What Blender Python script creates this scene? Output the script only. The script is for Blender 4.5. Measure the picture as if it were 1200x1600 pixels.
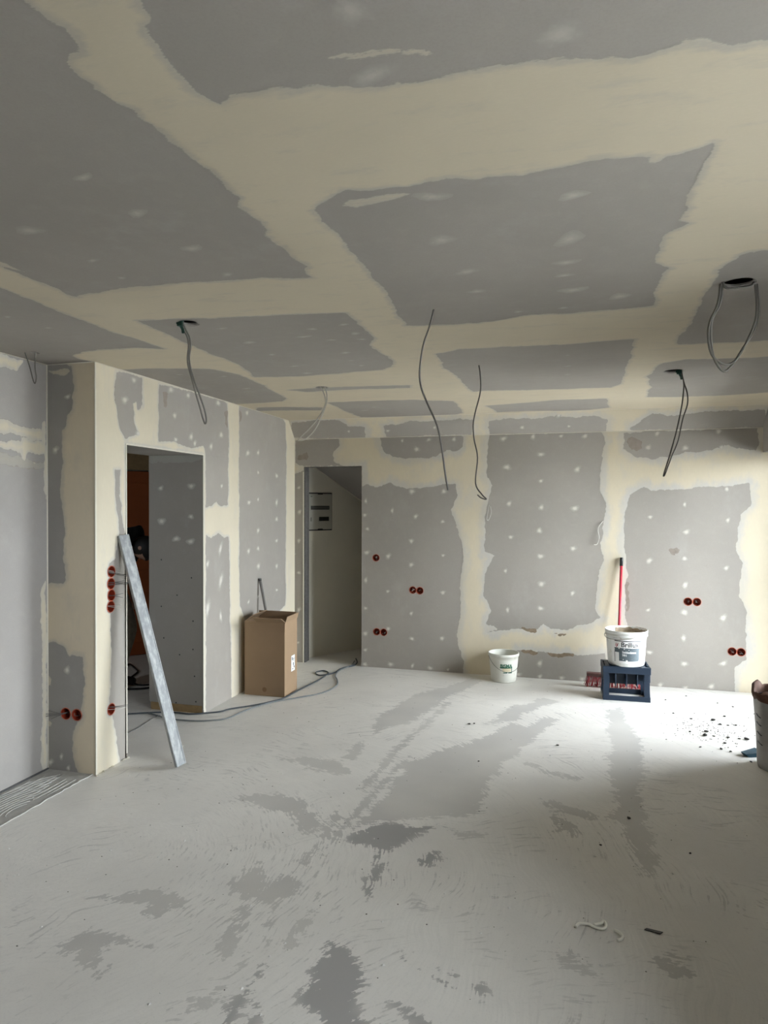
import bpy, bmesh, math, random
import numpy as np
from mathutils import Vector, Matrix
from mathutils.geometry import delaunay_2d_cdt

# ------------------------------------------------------------------ clear
for o in list(bpy.data.objects):
    bpy.data.objects.remove(o, do_unlink=True)
SC = bpy.context.scene
COL = SC.collection
PI = math.pi

# ------------------------------------------------------------------ camera
cam = bpy.data.cameras.new('camera'); cam_ob = bpy.data.objects.new('camera', cam); COL.objects.link(cam_ob)
CF = Vector((-0.26361494, 0.9645699, -0.0105862)); CR = Vector((0.96461715, 0.26364813, 0.00184696)); CU = Vector((-0.00457255, 0.00972475, 0.99994226))
cam_ob.matrix_world = Matrix(((CR.x, CU.x, -CF.x, 0), (CR.y, CU.y, -CF.y, 0), (CR.z, CU.z, -CF.z, 1.63), (0, 0, 0, 1)))
cam.sensor_fit = 'VERTICAL'; cam.sensor_height = 24.0
cam.lens = 1054.444 / 1600 * 24.0
cam.clip_start = 0.05
SC.camera = cam_ob

# ------------------------------------------------------------------ sky, window light, exposure
world = bpy.data.worlds.new('overcast_sky'); SC.world = world; world.use_nodes = True
wn = world.node_tree.nodes; wl = world.node_tree.links
bg = wn['Background']; bg.inputs['Color'].default_value = (0.89, 0.925, 1.0, 1); bg.inputs['Strength'].default_value = 33.5
SC.view_settings.view_transform = 'Standard'; SC.view_settings.look = 'None'
SC.view_settings.gamma = 1.0; SC.view_settings.use_curve_mapping = False
SC.view_settings.exposure = 0.0
SC.cycles.max_bounces = 8; SC.cycles.diffuse_bounces = 6; SC.cycles.transparent_max_bounces = 8
SC.cycles.use_denoising = True
SC.cycles.sample_clamp_indirect = 8.0
SC.cycles.caustics_reflective = False; SC.cycles.caustics_refractive = False

# room dimensions (metres)
H = 2.483; XL = -2.733; YC = 3.444; XR0 = -3.08; YB = 6.491; XR = 1.618; YREAR = -2.6
DY0, DY1, DZ = 3.732, 4.683, 2.017          # opening in the left wall
BX0, BX1, BZ = -2.628, -2.007, 2.019        # opening in the back wall
WA = (4.75, YB, 0.0, 2.09)                  # terrace door in the right wall (y0, y1, z0, z1)
WB = (0.35, 2.5, 1.12, 2.15)                # unseen window with a sill, added beside the camera to light the foreground
WC = (-4.80, -4.35, 1.35, 1.80)             # small unseen window, added to light the corridor
XO = 1.98                                   # outer face of right wall

def portal(name, y0, y1, z0, z1, x):
    l = bpy.data.lights.new(name, 'AREA'); l.shape = 'RECTANGLE'; l.size = z1 - z0; l.size_y = y1 - y0
    l.cycles.is_portal = True
    o = bpy.data.objects.new(name, l); COL.objects.link(o)
    o.location = (x, (y0 + y1) / 2, (z0 + z1) / 2); o.rotation_euler = (0, math.radians(90), 0)
    return o
portal('window_portal', *WA, XO + 0.02); portal('window_portal', *WB, XO + 0.02)
pc = portal('window_portal', -0.2, 0.2, WC[2], WC[3], 0); pc.location = ((WC[0] + WC[1]) / 2, 2.38, (WC[2] + WC[3]) / 2); pc.rotation_euler = (math.radians(90), 0, 0); pc.data.size = WC[1] - WC[0]; pc.data.size_y = WC[3] - WC[2]  # portal for the added corridor window

# ------------------------------------------------------------------ traced data, in metres
DATA = {
'ceil_grey': [[(-1.0,0.55),(-0.905,0.945),(-0.906,0.964),(-0.897,0.994),(-0.882,1.019),(-0.886,1.056),(-0.893,1.073),(-0.923,1.078),(-0.943,1.097),(-0.947,1.146),(-0.934,1.173),(-0.953,1.182),(-0.935,1.203),(-0.932,1.251),(-0.91,1.275),(-0.916,1.317),(-0.908,1.366),(-0.9,1.433),(-0.904,1.527),(-0.892,1.617),(-0.891,1.714),(-0.924,1.768),(-0.909,1.863),(-0.917,1.922),(-0.938,1.954),(-0.928,2.066),(-0.933,2.185),(-0.914,2.271),(-0.945,2.332),(-0.933,2.383),(-1.099,2.331),(-1.26,2.31),(-1.393,2.305),(-1.659,2.301),(-1.958,2.338),(-1.962,2.153),(-1.959,1.968),(-1.93,2.1),(-1.93,0.55)],[(-2.17,0.6),(-2.167,2.177),(-2.173,2.348),(-2.186,2.415),(-2.179,2.623),(-2.187,2.857),(-2.154,3.067),(-2.145,3.256),(-2.284,3.196),(-2.513,3.174),(-2.631,3.191),(-2.734,3.264),(-2.767,3.342),(-2.758,3.455),(-3.129,3.482),(-3.143,3.156),(-3.2,3.2),(-3.2,0.6)],[(-1.936,2.732),(-1.768,2.76),(-1.521,2.787),(-1.235,2.82),(-0.953,2.859),(-0.953,2.977),(-0.958,3.091),(-0.975,3.344),(-1.031,3.474),(-1.018,3.717),(-1.017,3.895),(-1.058,4.029),(-1.145,4.107),(-1.44,4.158),(-1.714,4.176),(-2.017,4.131),(-1.933,3.7),(-1.959,3.305),(-1.941,3.088)],[(-2.816,3.677),(-2.478,3.725),(-2.176,3.825),(-2.099,4.018),(-2.113,4.43),(-2.193,5.007),(-2.286,5.155),(-2.782,5.209),(-2.823,4.244)],[(-2.644,5.44),(-2.366,5.472),(-2.099,5.582),(-2.166,5.73),(-2.447,5.658),(-2.734,5.626)],[(-2.002,4.653),(-1.752,4.634),(-1.096,4.697),(-1.12,4.799),(-1.497,4.757),(-1.905,4.766)],[(-1.942,5.316),(-1.673,5.314),(-1.249,5.355),(-1.194,5.369),(-0.919,5.511),(-0.926,5.968),(-0.947,6.221),(-1.055,6.33),(-1.484,6.363),(-1.948,6.292),(-1.953,6.006),(-1.946,5.622)],[(-0.7,0.55),(-0.693,1.003),(-0.701,1.019),(-0.706,1.054),(-0.732,1.059),(-0.736,1.088),(-0.742,1.142),(-0.74,1.202),(-0.737,1.246),(-0.733,1.276),(-0.715,1.297),(-0.669,1.282),(-0.582,1.281),(-0.478,1.298),(-0.424,1.322),(-0.363,1.323),(-0.284,1.325),(-0.219,1.318),(-0.17,1.323),(-0.097,1.335),(-0.067,1.334),(-0.025,1.345),(0.034,1.355),(0.127,1.371),(0.193,1.363),(0.211,1.339),(0.217,1.355),(0.248,1.363),(0.289,1.381),(0.35,1.391),(0.4,1.26),(0.4,0.55)],[(-0.685,1.811),(-0.595,1.742),(-0.529,1.764),(-0.485,1.768),(-0.397,1.769),(-0.318,1.763),(-0.245,1.782),(-0.113,1.791),(-0.025,1.772),(0.045,1.766),(0.121,1.77),(0.158,1.772),(0.188,1.78),(0.196,1.815),(0.24,1.786),(0.282,1.774),(0.325,1.749),(0.323,1.809),(0.319,1.89),(0.319,1.981),(0.312,2.038),(0.32,2.113),(0.309,2.19),(0.339,2.21),(0.298,2.273),(0.291,2.364),(0.285,2.48),(0.292,2.561),(0.344,2.618),(0.325,2.727),(0.327,2.843),(0.341,3.089),(0.215,3.104),(-0.04,3.112),(-0.179,3.101),(-0.357,3.164),(-0.551,3.152),(-0.748,3.135),(-0.732,3.036),(-0.735,2.927),(-0.712,2.649),(-0.709,2.587),(-0.702,2.345),(-0.706,2.184),(-0.705,2.097),(-0.699,2.018),(-0.714,1.915),(-0.706,1.84)],[(-0.73,3.76),(-0.672,3.742),(-0.577,3.687),(-0.503,3.69),(-0.297,3.699),(-0.246,3.697),(-0.031,3.724),(0.163,3.703),(0.325,3.689),(0.336,4.075),(0.34,4.594),(0.351,5.024),(0.294,5.142),(0.049,5.133),(-0.27,5.107),(-0.597,5.05),(-0.692,5.084),(-0.714,4.934),(-0.708,4.644),(-0.715,4.338),(-0.746,4.161),(-0.724,3.991)],[(0.544,3.862),(0.55,3.433),(0.524,2.979),(0.523,2.673),(0.567,2.543),(0.618,2.515),(0.716,2.524),(1.52,3.912),(0.838,3.881),(0.637,3.871)],[(0.501,4.77),(0.538,4.343),(0.671,4.286),(0.847,4.315),(1.233,4.329),(1.52,5.657),(1.445,5.672),(1.194,5.729),(0.829,5.729),(0.596,5.668),(0.565,5.132)],[(-0.689,5.83),(-0.303,5.743),(-0.115,5.65),(0.287,5.687),(0.34,6.215),(0.106,6.319),(-0.346,6.245),(-0.628,6.259)],[(0.66,0.6),(1.5,0.6),(1.5,1.9),(0.7,1.95)]],
'ceil_fill': [[(-0.46,1.216),(-0.374,1.226),(-0.291,1.241),(-0.223,1.265),(-0.236,1.271),(-0.344,1.253),(-0.429,1.236)],[(-0.62,1.828),(-0.594,1.794),(-0.492,1.794),(-0.404,1.802),(-0.427,1.823),(-0.503,1.835),(-0.582,1.847)],[(-0.109,1.328),(-0.091,1.335),(-0.014,1.342),(-0.014,1.352),(-0.062,1.347)]],
'ceil_dab': [(-0.368,1.112,3),(-0.382,1.295,1.7),(-0.019,1.27,2.4),(-1.224,1.499,1),(-1.221,1.724,1.2),(-1.625,1.744,1.5),(-1.608,2.016,1),(-1.213,2.007,1.2),(-1.626,2.198,1),(-1.224,2.268,0.9),(-0.398,2.152,2.6),(-0.0,2.248,2.4),(-0.011,2.463,1.8),(-0.018,2.598,1.4),(0.013,2.784,2.0),(0.197,2.918,2.0),(-0.368,1.843,1.6),(0.008,1.936,2.0),(-0.36,2.464,1.6),(-0.356,2.702,1.2),(-1.203,3.075,1.2),(-1.029,3.037,1.2),(-1.027,3.21,1.2),(-1.031,3.33,1.0),(-1.298,3.204,1.3),(-1.186,3.303,1.2),(-1.209,3.6,1),(-1.24,3.8,1),(-1.225,3.955,1),(-1.63,3.868,1.2),(-1.637,4.095,1.2),(-1.62,2.951,1),(-1.621,3.244,1),(-1.629,3.539,1),(-2.466,2.519,1),(-2.429,2.725,0.8),(-2.465,3.922,1),(-2.213,4.056,1),(-2.285,4.522,1.2),(-1.775,5.832,1.2),(-1.636,5.662,1.2),(-2.402,5.627,0.8),(-0.008,3.984,0.9),(-0.008,4.295,0.9),(-0.009,4.568,0.8),(-0.026,3.025,0.8),(-0.217,3.034,0.7)],
'back_grey': [[(-2.714,2.295),(-2.454,2.302),(-2.26,2.304),(-2.239,2.245),(-2.287,2.187),(-2.315,2.123),(-2.232,2.063),(-2.205,2.03),(-2.664,2.036),(-2.721,2.07)],[(-2.756,1.938),(-2.664,1.964),(-2.622,1.983),(-2.62,-0.164),(-2.763,-0.174)],[(-2.001,1.815),(-1.941,1.834),(-1.841,1.795),(-1.708,1.845),(-1.63,1.8),(-1.512,1.775),(-1.384,1.787),(-1.193,1.829),(-1.055,1.829),(-1.042,1.717),(-1.098,1.58),(-1.035,1.376),(-0.991,1.253),(-0.978,1.129),(-1.002,0.943),(-1.013,0.57),(-1.038,0.382),(-1.031,0.32),(-0.987,0.136),(-0.968,-0.142),(-2.039,-0.221)],[(-1.808,2.305),(-1.449,2.303),(-1.019,2.304),(-0.981,2.285),(-0.981,2.199),(-1.056,2.151),(-1.131,2.158),(-1.257,2.105),(-1.513,2.09),(-1.676,2.105),(-1.762,2.164),(-1.795,2.229)],[(-0.73,2.297),(-0.224,2.302),(0.29,2.301),(0.318,2.212),(0.291,2.037),(0.275,1.891),(0.281,1.744),(0.326,1.656),(0.305,1.48),(0.284,1.275),(0.306,1.158),(0.268,0.98),(0.242,0.685),(0.276,0.598),(0.158,0.533),(-0.042,0.47),(-0.512,0.452),(-0.741,0.41),(-0.754,0.489),(-0.705,0.614),(-0.773,0.765),(-0.768,0.95),(-0.683,1.148),(-0.768,1.183),(-0.775,1.441),(-0.746,1.625),(-0.698,1.826),(-0.759,1.9),(-0.747,2.053)],[(-0.463,0.266),(-0.215,0.245),(0.074,0.244),(0.328,0.265),(0.33,-0.135),(-0.461,-0.196)],[(0.483,2.278),(0.888,2.296),(1.557,2.306),(1.577,2.183),(1.558,2.112),(1.483,2.13),(1.305,2.161),(1.203,2.119),(1.047,2.11),(0.889,2.074),(0.729,2.053),(0.567,2.073),(0.484,2.15)],[(0.504,1.569),(0.541,1.714),(0.65,1.801),(0.72,1.76),(0.944,1.776),(1.049,1.776),(1.307,1.797),(1.51,1.818),(1.521,1.629),(1.451,1.562),(1.412,1.406),(1.413,1.238),(1.464,1.127),(1.446,0.848),(1.497,0.71),(1.49,0.291),(1.41,0.201),(1.396,-0.109),(0.661,-0.167),(0.63,0.411),(0.542,0.494),(0.492,0.637),(0.518,0.959),(0.489,1.278)]],
'back_fill': [[(-0.784,0.365),(-0.571,0.358),(-0.422,0.323),(-0.099,0.371),(0.101,0.442),(0.073,0.47),(0.242,0.555),(0.354,0.543),(0.356,0.279),(0.074,0.25),(-0.215,0.275),(-0.511,0.3),(-0.771,0.261)],[(-2.281,2.174),(-2.212,2.205),(-2.144,2.126),(-2.212,2.03),(-2.301,2.064)],[(-0.772,0.488),(-0.681,0.474),(-0.632,0.44),(-0.754,0.409)],[(-0.298,0.451),(-0.216,0.509),(-0.146,0.465),(-0.157,0.38),(-0.286,0.379)]],
'back_tear': [[(-0.44,0.456),(-0.275,0.482),(-0.245,0.424),(-0.333,0.407),(-0.422,0.427)],[(-0.158,0.458),(-0.013,0.466),(0.027,0.438),(-0.07,0.391),(-0.146,0.417)],[(-0.422,0.269),(-0.333,0.28),(-0.262,0.248),(-0.303,0.215),(-0.392,0.234)],[(-0.215,0.233),(-0.07,0.265),(0.074,0.262),(0.045,0.23),(-0.157,0.206)],[(-2.693,2.156),(-2.608,2.161),(-2.594,2.108),(-2.664,2.096),(-2.7,2.123)],[(0.841,1.256),(0.92,1.274),(0.968,1.241),(0.937,1.212),(0.852,1.216)],[(0.533,2.219),(0.62,2.234),(0.642,2.147),(0.577,2.119),(0.528,2.161)],[(0.507,0.958),(0.54,0.93),(0.536,0.668),(0.508,0.696)]],
'back_dab': [(-1.964,1.667),(-1.974,1.526),(-1.947,1.388),(-1.953,1.15),(-1.963,0.872),(-1.966,0.589),(-1.966,0.334),(-1.966,0.169),(-1.971,0.024),(-1.689,1.572),(-1.729,1.118),(-1.733,0.768),(-1.728,0.394),(-1.49,1.762),(-1.45,1.516),(-1.494,1.273),(-1.494,1.038),(-1.493,0.558),(-1.486,0.308),(-1.17,1.761),(-1.182,1.467),(-1.176,1.138),(-1.177,0.775),(-1.185,0.328),(-1.702,0.041),(-1.48,0.04),(-1.302,0.029),(-1.125,0.025),(-1.588,2.265),(-1.321,2.268),(-1.072,2.266),(-1.442,2.177),(-0.599,2.26),(-0.323,2.273),(-0.069,2.272),(0.144,2.267),(-0.251,2.105),(-0.565,1.989),(0.077,1.961),(-0.25,1.856),(-0.544,1.643),(-0.245,1.608),(0.057,1.6),(-0.262,1.39),(-0.527,1.326),(0.044,1.228),(-0.251,1.15),(-0.575,1.004),(-0.241,0.89),(0.04,0.813),(-0.554,0.633),(-0.249,0.661),(-0.252,0.019),(-0.054,0.019),(0.129,0.022),(-0.454,0.025),(-0.253,0.142),(0.764,2.274),(1.267,2.28),(0.691,2.151),(0.996,1.637),(1.336,1.774),(0.711,1.524),(1.346,1.501),(1.011,1.393),(0.704,1.13),(0.998,1.156),(1.336,1.081),(1.005,0.921),(0.698,0.685),(0.998,0.678),(1.314,0.642),(0.994,0.447),(0.709,0.304),(1.001,0.219),(1.318,0.243),(0.803,0.014),(1.011,0.003),(1.222,0.031),(1.292,2.139),(0.998,2.139),(-2.685,1.806),(-2.678,1.555),(-2.685,1.257),(-2.742,1.117),(-2.685,0.926),(-2.742,0.725),(-2.685,0.542),(-2.692,0.203)],
'cham_grey': [[(-2.71,0.213),(-2.397,0.225),(-2.195,0.225),(-2.112,0.145),(-1.95,0.124),(-1.962,-0.001),(-2.767,0.015)],[(-1.749,0.147),(-1.633,0.143),(-1.484,0.191),(-1.236,0.166),(-0.987,0.187),(-0.886,0.168),(-0.895,0.004),(-1.748,0.008)],[(-0.719,0.154),(-0.568,0.185),(-0.336,0.162),(-0.106,0.188),(0.062,0.16),(0.229,0.175),(0.329,0.129),(0.318,-0.012),(-0.729,0.007)],[(0.53,0.038),(0.639,0.117),(0.713,0.183),(0.847,0.15),(1.027,0.17),(1.179,0.177),(1.599,0.186),(1.632,-0.001),(0.532,0.009)]],
'cham_dab': [(-2.126,0.083),(-1.722,0.077),(-0.421,0.071),(0.001,0.07),(-0.089,0.194),(-1.251,0.099)],
'left_grey': [[(3.635,2.45),(3.756,2.465),(3.904,2.471),(3.904,2.293),(3.876,2.255),(3.835,2.25),(3.808,2.184),(3.848,2.101),(3.728,2.047),(3.671,2.115),(3.647,2.224),(3.616,2.3)],[(4.093,2.461),(4.52,2.478),(5.062,2.47),(5.084,2.207),(5.072,1.632),(4.954,1.621),(4.882,1.663),(4.801,1.622),(4.722,1.612),(4.714,2.011),(4.685,2.088),(4.519,2.055),(4.304,2.083),(4.2,2.074),(4.092,2.064)],[(4.722,1.391),(4.8,1.358),(4.912,1.399),(5.007,1.348),(5.082,1.365),(5.104,1.032),(5.104,0.71),(5.136,-0.16),(4.719,-0.135)],[(5.276,2.479),(6.162,2.492),(6.255,2.452),(6.272,2.198),(6.257,0.915),(6.257,0.626),(6.102,0.585),(5.896,0.537),(5.729,0.374),(5.468,0.368),(5.37,0.64),(5.287,0.765),(5.275,1.015)],[(3.62,1.842),(3.664,1.844),(3.664,1.723),(3.688,1.622),(3.676,1.582),(3.707,1.459),(3.739,1.417),(3.734,-0.065),(3.67,-0.041),(3.645,0.13),(3.609,0.263),(3.572,0.402),(3.591,0.628),(3.58,0.849),(3.587,1.066),(3.564,1.259),(3.625,1.294),(3.663,1.461),(3.626,1.702)]],
'left_fill': [[(5.115,0.628),(5.251,0.687),(5.346,0.616),(5.382,0.385),(5.345,-0.112),(5.136,-0.106)],[(3.808,2.288),(3.849,2.31),(3.862,2.211),(3.821,2.198)]],
'left_dab': [(4.912,2.45,1),(4.961,2.198,1),(4.799,2.089,1),(5.434,2.085,1),(5.639,2.104,1),(5.639,1.923,1),(6.044,1.909,1),(4.968,1.781,1),(5.457,1.649,1),(5.639,1.677,1),(6.044,1.651,1),(6.044,1.489,1),(5.639,1.393,1),(5.448,1.218,1),(5.639,1.229,1),(6.044,1.28,1),(4.743,1.163,1),(5.645,1.067,1),(6.045,1.032,1),(6.045,0.8,1),(5.639,0.789,1),(5.447,0.767,1),(5.419,2.437,1),(3.816,2.439,1),(4.24,2.446,1),(4.467,2.441,1),(4.918,2.449,1),(4.288,2.268,1),(3.862,2.094,1),(3.723,2.296,1),(4.3,2.097,1),(4.559,2.092,1),(4.506,2.138,1),(4.947,1.27,3),(4.952,1.009,3),(4.951,0.718,3),(4.743,0.811,3)],
'left_tear': [[(5.008,2.41),(5.073,2.419),(5.073,2.27),(5.029,2.297)],[(5.276,2.435),(5.323,2.425),(5.311,2.341),(5.276,2.326)],[(3.629,2.361),(3.641,2.363),(3.647,2.264),(3.628,2.281)],[(4.154,2.418),(4.201,2.412),(4.2,2.3),(4.161,2.317)]],
'col_grey': [[(-3.094,2.522),(-2.899,2.473),(-2.9,2.202),(-2.933,2.173),(-2.938,2.107),(-2.965,2.081),(-2.98,2.011),(-2.971,1.894),(-2.981,1.739),(-2.972,1.583),(-2.949,1.466),(-2.964,1.31),(-2.95,1.174),(-2.969,1.142),(-3.053,1.144),(-3.1,1.13)],[(-3.102,0.764),(-3.031,0.78),(-2.97,0.756),(-2.915,0.728),(-2.832,0.702),(-2.819,0.578),(-2.833,0.422),(-2.861,0.342),(-2.898,0.261),(-2.908,0.104),(-2.881,0.036),(-2.844,-0.085),(-3.105,-0.114)]],
'col_fill': [[(-2.961,0.764),(-2.914,0.864),(-2.878,0.866),(-2.869,0.73),(-2.924,0.704)],[(-3.084,0.58),(-3.046,0.563),(-3.056,0.523),(-3.084,0.52)],[(-3.085,0.315),(-3.047,0.295),(-3.057,0.266),(-3.085,0.276)],[(-3.076,2.443),(-2.918,2.462),(-2.909,2.435),(-2.955,2.414),(-3.039,2.418)]],
'col_dab': [(-2.938,0.621),(-2.931,0.023),(-3.062,0.045),(-2.982,0.088),(-2.928,2.281),(-3.017,1.961)],
'recess_fill': [[(2.842,2.019),(3.09,1.999),(3.227,1.994),(3.237,2.028),(3.325,2.025),(3.416,2.011),(3.437,1.974),(3.436,1.927),(3.374,1.922),(3.299,1.932),(3.275,1.885),(3.354,1.875),(3.374,1.853),(3.251,1.876),(3.227,1.93),(3.09,1.945),(2.841,1.959)],[(2.842,2.127),(3.091,2.107),(3.276,2.096),(3.427,2.082),(3.426,2.012),(3.276,2.028),(3.09,2.031),(2.842,2.046)],[(3.391,1.118),(3.438,1.19),(3.438,-0.03),(3.376,0.033),(3.398,0.416)],[(2.844,2.463),(3.093,2.476),(3.278,2.471),(3.22,2.393),(3.137,2.403),(2.844,2.396)],[(3.406,2.126),(3.443,2.15),(3.44,1.582),(3.409,1.738)]],
'recess_thin': [[(2.841,1.959),(3.09,1.934),(3.374,1.884),(3.436,1.88),(3.436,1.837),(3.275,1.848),(3.09,1.866),(2.841,1.905)]],
'jamb_dab': [(-3.109,1.758),(-2.838,1.773),(-2.841,1.535),(-3.102,1.497),(-2.971,1.36),(-2.845,1.341)],
'jamb_fill': [[(-3.232,2.078),(-2.72,2.009),(-2.72,1.989),(-2.832,1.961),(-3.047,1.954),(-3.116,1.965),(-3.174,1.945),(-3.209,1.966)]],
'jamb_screw': [(-3.106,1.193),(-2.838,1.057),(-2.966,0.917),(-3.107,0.823),(-2.825,0.719),(-3.085,0.574),(-3.085,0.573),(-2.826,0.497),(-2.944,0.449),(-2.812,0.288),(-2.976,0.068),(-2.801,0.089),(-3.091,0.066)],
'floor_bare': [[(-0.966,4.161),(-0.769,4.449),(-0.551,4.77),(-0.402,5.132),(-0.246,5.025),(-0.299,4.643),(-0.388,4.436),(-0.416,4.103),(-0.445,3.857),(-0.442,3.686),(-0.456,3.525),(-0.634,3.476),(-0.784,3.382),(-0.906,3.326),(-0.991,3.267),(-1.048,3.181),(-1.043,3.325),(-0.998,3.532),(-0.984,3.753)],[(-1.028,3.12),(-1.012,3.226),(-0.906,3.326),(-0.74,3.336),(-0.612,3.358),(-0.695,3.279),(-0.742,3.199),(-0.779,3.093),(-0.836,2.958),(-0.856,2.923),(-0.874,3.036),(-0.934,3.081),(-0.994,3.065)],[(-0.831,2.942),(-0.797,2.951),(-0.78,2.684),(-0.797,2.647),(-0.839,2.767)],[(-0.849,2.385),(-0.773,2.349),(-0.718,2.291),(-0.657,2.207),(-0.65,2.161),(-0.666,2.126),(-0.655,2.055),(-0.59,2.018),(-0.562,1.922),(-0.71,1.881),(-0.769,2.01),(-0.829,2.022),(-0.851,2.06),(-0.857,2.119),(-0.848,2.154),(-0.876,2.213),(-0.863,2.287),(-0.865,2.361)],[(-1.38,2.669),(-1.379,2.79),(-1.33,2.821),(-1.278,2.697),(-1.237,2.606),(-1.2,2.708),(-1.208,2.854),(-1.176,2.779),(-1.095,2.671),(-1.107,2.594),(-1.156,2.543),(-1.224,2.506),(-1.349,2.551),(-1.391,2.614)],[(-1.152,2.535),(-1.133,2.531),(-1.122,2.432),(-1.095,2.305),(-1.114,2.324),(-1.142,2.439)],[(-1.306,2.469),(-1.236,2.502),(-1.208,2.474),(-1.2,2.348),(-1.182,2.236),(-1.182,2.163),(-1.195,2.118),(-1.221,2.188),(-1.241,2.296)],[(-1.031,2.187),(-1.021,2.09),(-1.022,1.954),(-1.013,1.874),(-1.042,1.866),(-1.058,1.958),(-1.049,2.051),(-1.045,2.116)],[(-0.977,2.001),(-0.966,1.941),(-0.956,1.89),(-0.937,1.895),(-0.954,1.967)],[(-1.823,2.066),(-1.772,2.157),(-1.698,2.19),(-1.622,2.183),(-1.545,2.173),(-1.466,2.157),(-1.529,2.151),(-1.616,2.138),(-1.677,2.11),(-1.601,2.065),(-1.535,2.014),(-1.557,1.975),(-1.655,2.015),(-1.718,2.058)],[(-1.883,2.37),(-1.787,2.406),(-1.718,2.483),(-1.595,2.483),(-1.472,2.455),(-1.493,2.417),(-1.556,2.377),(-1.515,2.315),(-1.593,2.302),(-1.655,2.328),(-1.631,2.379),(-1.808,2.353)],[(-1.86,3.334),(-1.693,3.466),(-1.433,3.495),(-1.34,3.357),(-1.261,3.34),(-1.216,3.204),(-1.248,3.126),(-1.365,3.199),(-1.424,3.294),(-1.621,3.318)],[(-1.805,3.972),(-1.62,4.058),(-1.396,4.041),(-1.261,3.888),(-1.33,3.849),(-1.459,3.863),(-1.611,3.927)],[(-1.394,4.098),(-1.4,4.4),(-1.359,4.477),(-1.308,4.238),(-1.318,4.063)],[(0.286,5.62),(0.415,5.744),(0.431,5.334),(0.495,5.062),(0.474,4.454),(0.398,4.047),(0.398,3.725),(0.398,3.329),(0.395,3.187),(0.313,3.164),(0.289,3.358),(0.28,3.619),(0.206,3.671),(0.175,3.7),(0.264,3.842),(0.249,4.142),(0.236,4.61),(0.304,4.749),(0.285,5.144)],[(-0.666,3.005),(-0.627,3.104),(-0.574,3.119),(-0.567,3.032),(-0.613,2.963),(-0.658,2.967)],[(-0.085,3.666),(-0.02,3.779),(-0.052,3.637),(0.045,3.59),(0.044,3.484),(0.058,3.421),(-0.018,3.467),(-0.095,3.446),(-0.049,3.493),(-0.115,3.582)],[(-0.568,2.354),(-0.537,2.341),(-0.481,2.298),(-0.494,2.285),(-0.549,2.321)],[(-0.466,2.292),(-0.389,2.265),(-0.373,2.247),(-0.418,2.241),(-0.445,2.265)],[(-0.552,2.133),(-0.463,2.094),(-0.394,2.058),(-0.432,2.048),(-0.506,2.096)],[(-0.441,2.326),(-0.371,2.299),(-0.381,2.283),(-0.416,2.29)],[(-0.303,2.272),(-0.272,2.281),(-0.267,2.245),(-0.295,2.249)],[(-1.395,5.115),(-1.258,5.657),(-1.082,5.917),(-0.859,6.374),(-0.766,6.209),(-0.976,5.636),(-1.029,5.34),(-1.137,4.896),(-1.283,4.706),(-1.334,4.551),(-1.387,4.904)],[(-1.157,3.686),(-1.114,4.415),(-0.96,5.544),(-0.92,5.498),(-1.061,4.344),(-1.106,3.647)],[(-1.116,2.939),(-1.107,3.307),(-1.056,3.875),(-0.991,4.268),(-0.957,4.231),(-1.019,3.856),(-1.064,3.282),(-1.085,2.918)],[(-1.164,2.838),(-1.163,3.082),(-1.183,3.424),(-1.15,3.402),(-1.128,3.059),(-1.137,2.834)],[(-1.0,2.286),(-1.002,2.444),(-0.991,2.626),(-0.977,2.611),(-0.977,2.434),(-0.979,2.277)],[(-1.13,1.983),(-1.128,2.11),(-1.12,2.216),(-1.105,2.206),(-1.108,2.095),(-1.111,1.982)],[(-1.21,1.902),(-1.188,1.961),(-1.137,1.996),(-1.124,1.94),(-1.166,1.886)],[(-0.589,4.38),(-0.377,4.818),(-0.174,5.323),(-0.069,5.288),(-0.203,4.867),(-0.343,4.391),(-0.445,4.198)],[(-0.584,5.05),(-0.432,5.507),(-0.192,5.856),(-0.086,5.769),(-0.276,5.428),(-0.4,5.102)],[(-0.033,2.481),(0.011,2.529),(0.044,2.495),(0.087,2.445),(0.043,2.416),(0.0,2.438)],[(0.301,2.591),(0.371,2.628),(0.416,2.536),(0.352,2.492),(0.315,2.525)],[(-0.123,3.816),(0.047,3.765),(0.143,3.691),(0.126,3.656),(0.013,3.693),(-0.115,3.769)],[(-0.26,4.358),(-0.099,4.242),(0.088,4.193),(0.069,4.149),(-0.098,4.171),(-0.249,4.295)],[(-0.615,3.371),(-0.479,3.339),(-0.37,3.356),(-0.412,3.31),(-0.517,3.275)]],
'strip': [[(-2.742,2.518),(-2.773,2.772),(-2.798,3.41)]],
'cord1': [(-3.378,4.476),(-3.292,4.5),(-3.15,4.573),(-3.049,4.618),(-2.934,4.634),(-2.816,4.633),(-2.704,4.698),(-2.624,4.754),(-2.583,4.834),(-2.431,5.001),(-2.307,5.204),(-2.28,5.412),(-2.258,5.609),(-2.227,5.845),(-2.221,6.016),(-2.233,6.139),(-2.307,6.196),(-2.352,6.106),(-2.276,6.026),(-2.183,6.127),(-2.16,6.345),(-2.088,6.476),(-2.093,6.618),(-2.158,6.779)],
'cord2': [(-3.14,4.559),(-3.055,4.534),(-2.957,4.496),(-2.833,4.484),(-2.66,4.501),(-2.522,4.571),(-2.482,4.645),(-2.455,4.802),(-2.401,4.974),(-2.318,5.125),(-2.178,5.28),(-2.043,5.457),(-2.001,5.703),(-2.056,5.893),(-2.127,6.042),(-2.157,6.239),(-2.113,6.469),(-2.135,6.665)],
'cordA': [(-3.747,5.105),(-3.725,5.111),(-3.644,5.134),(-3.566,5.198),(-3.529,5.297)],
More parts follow.
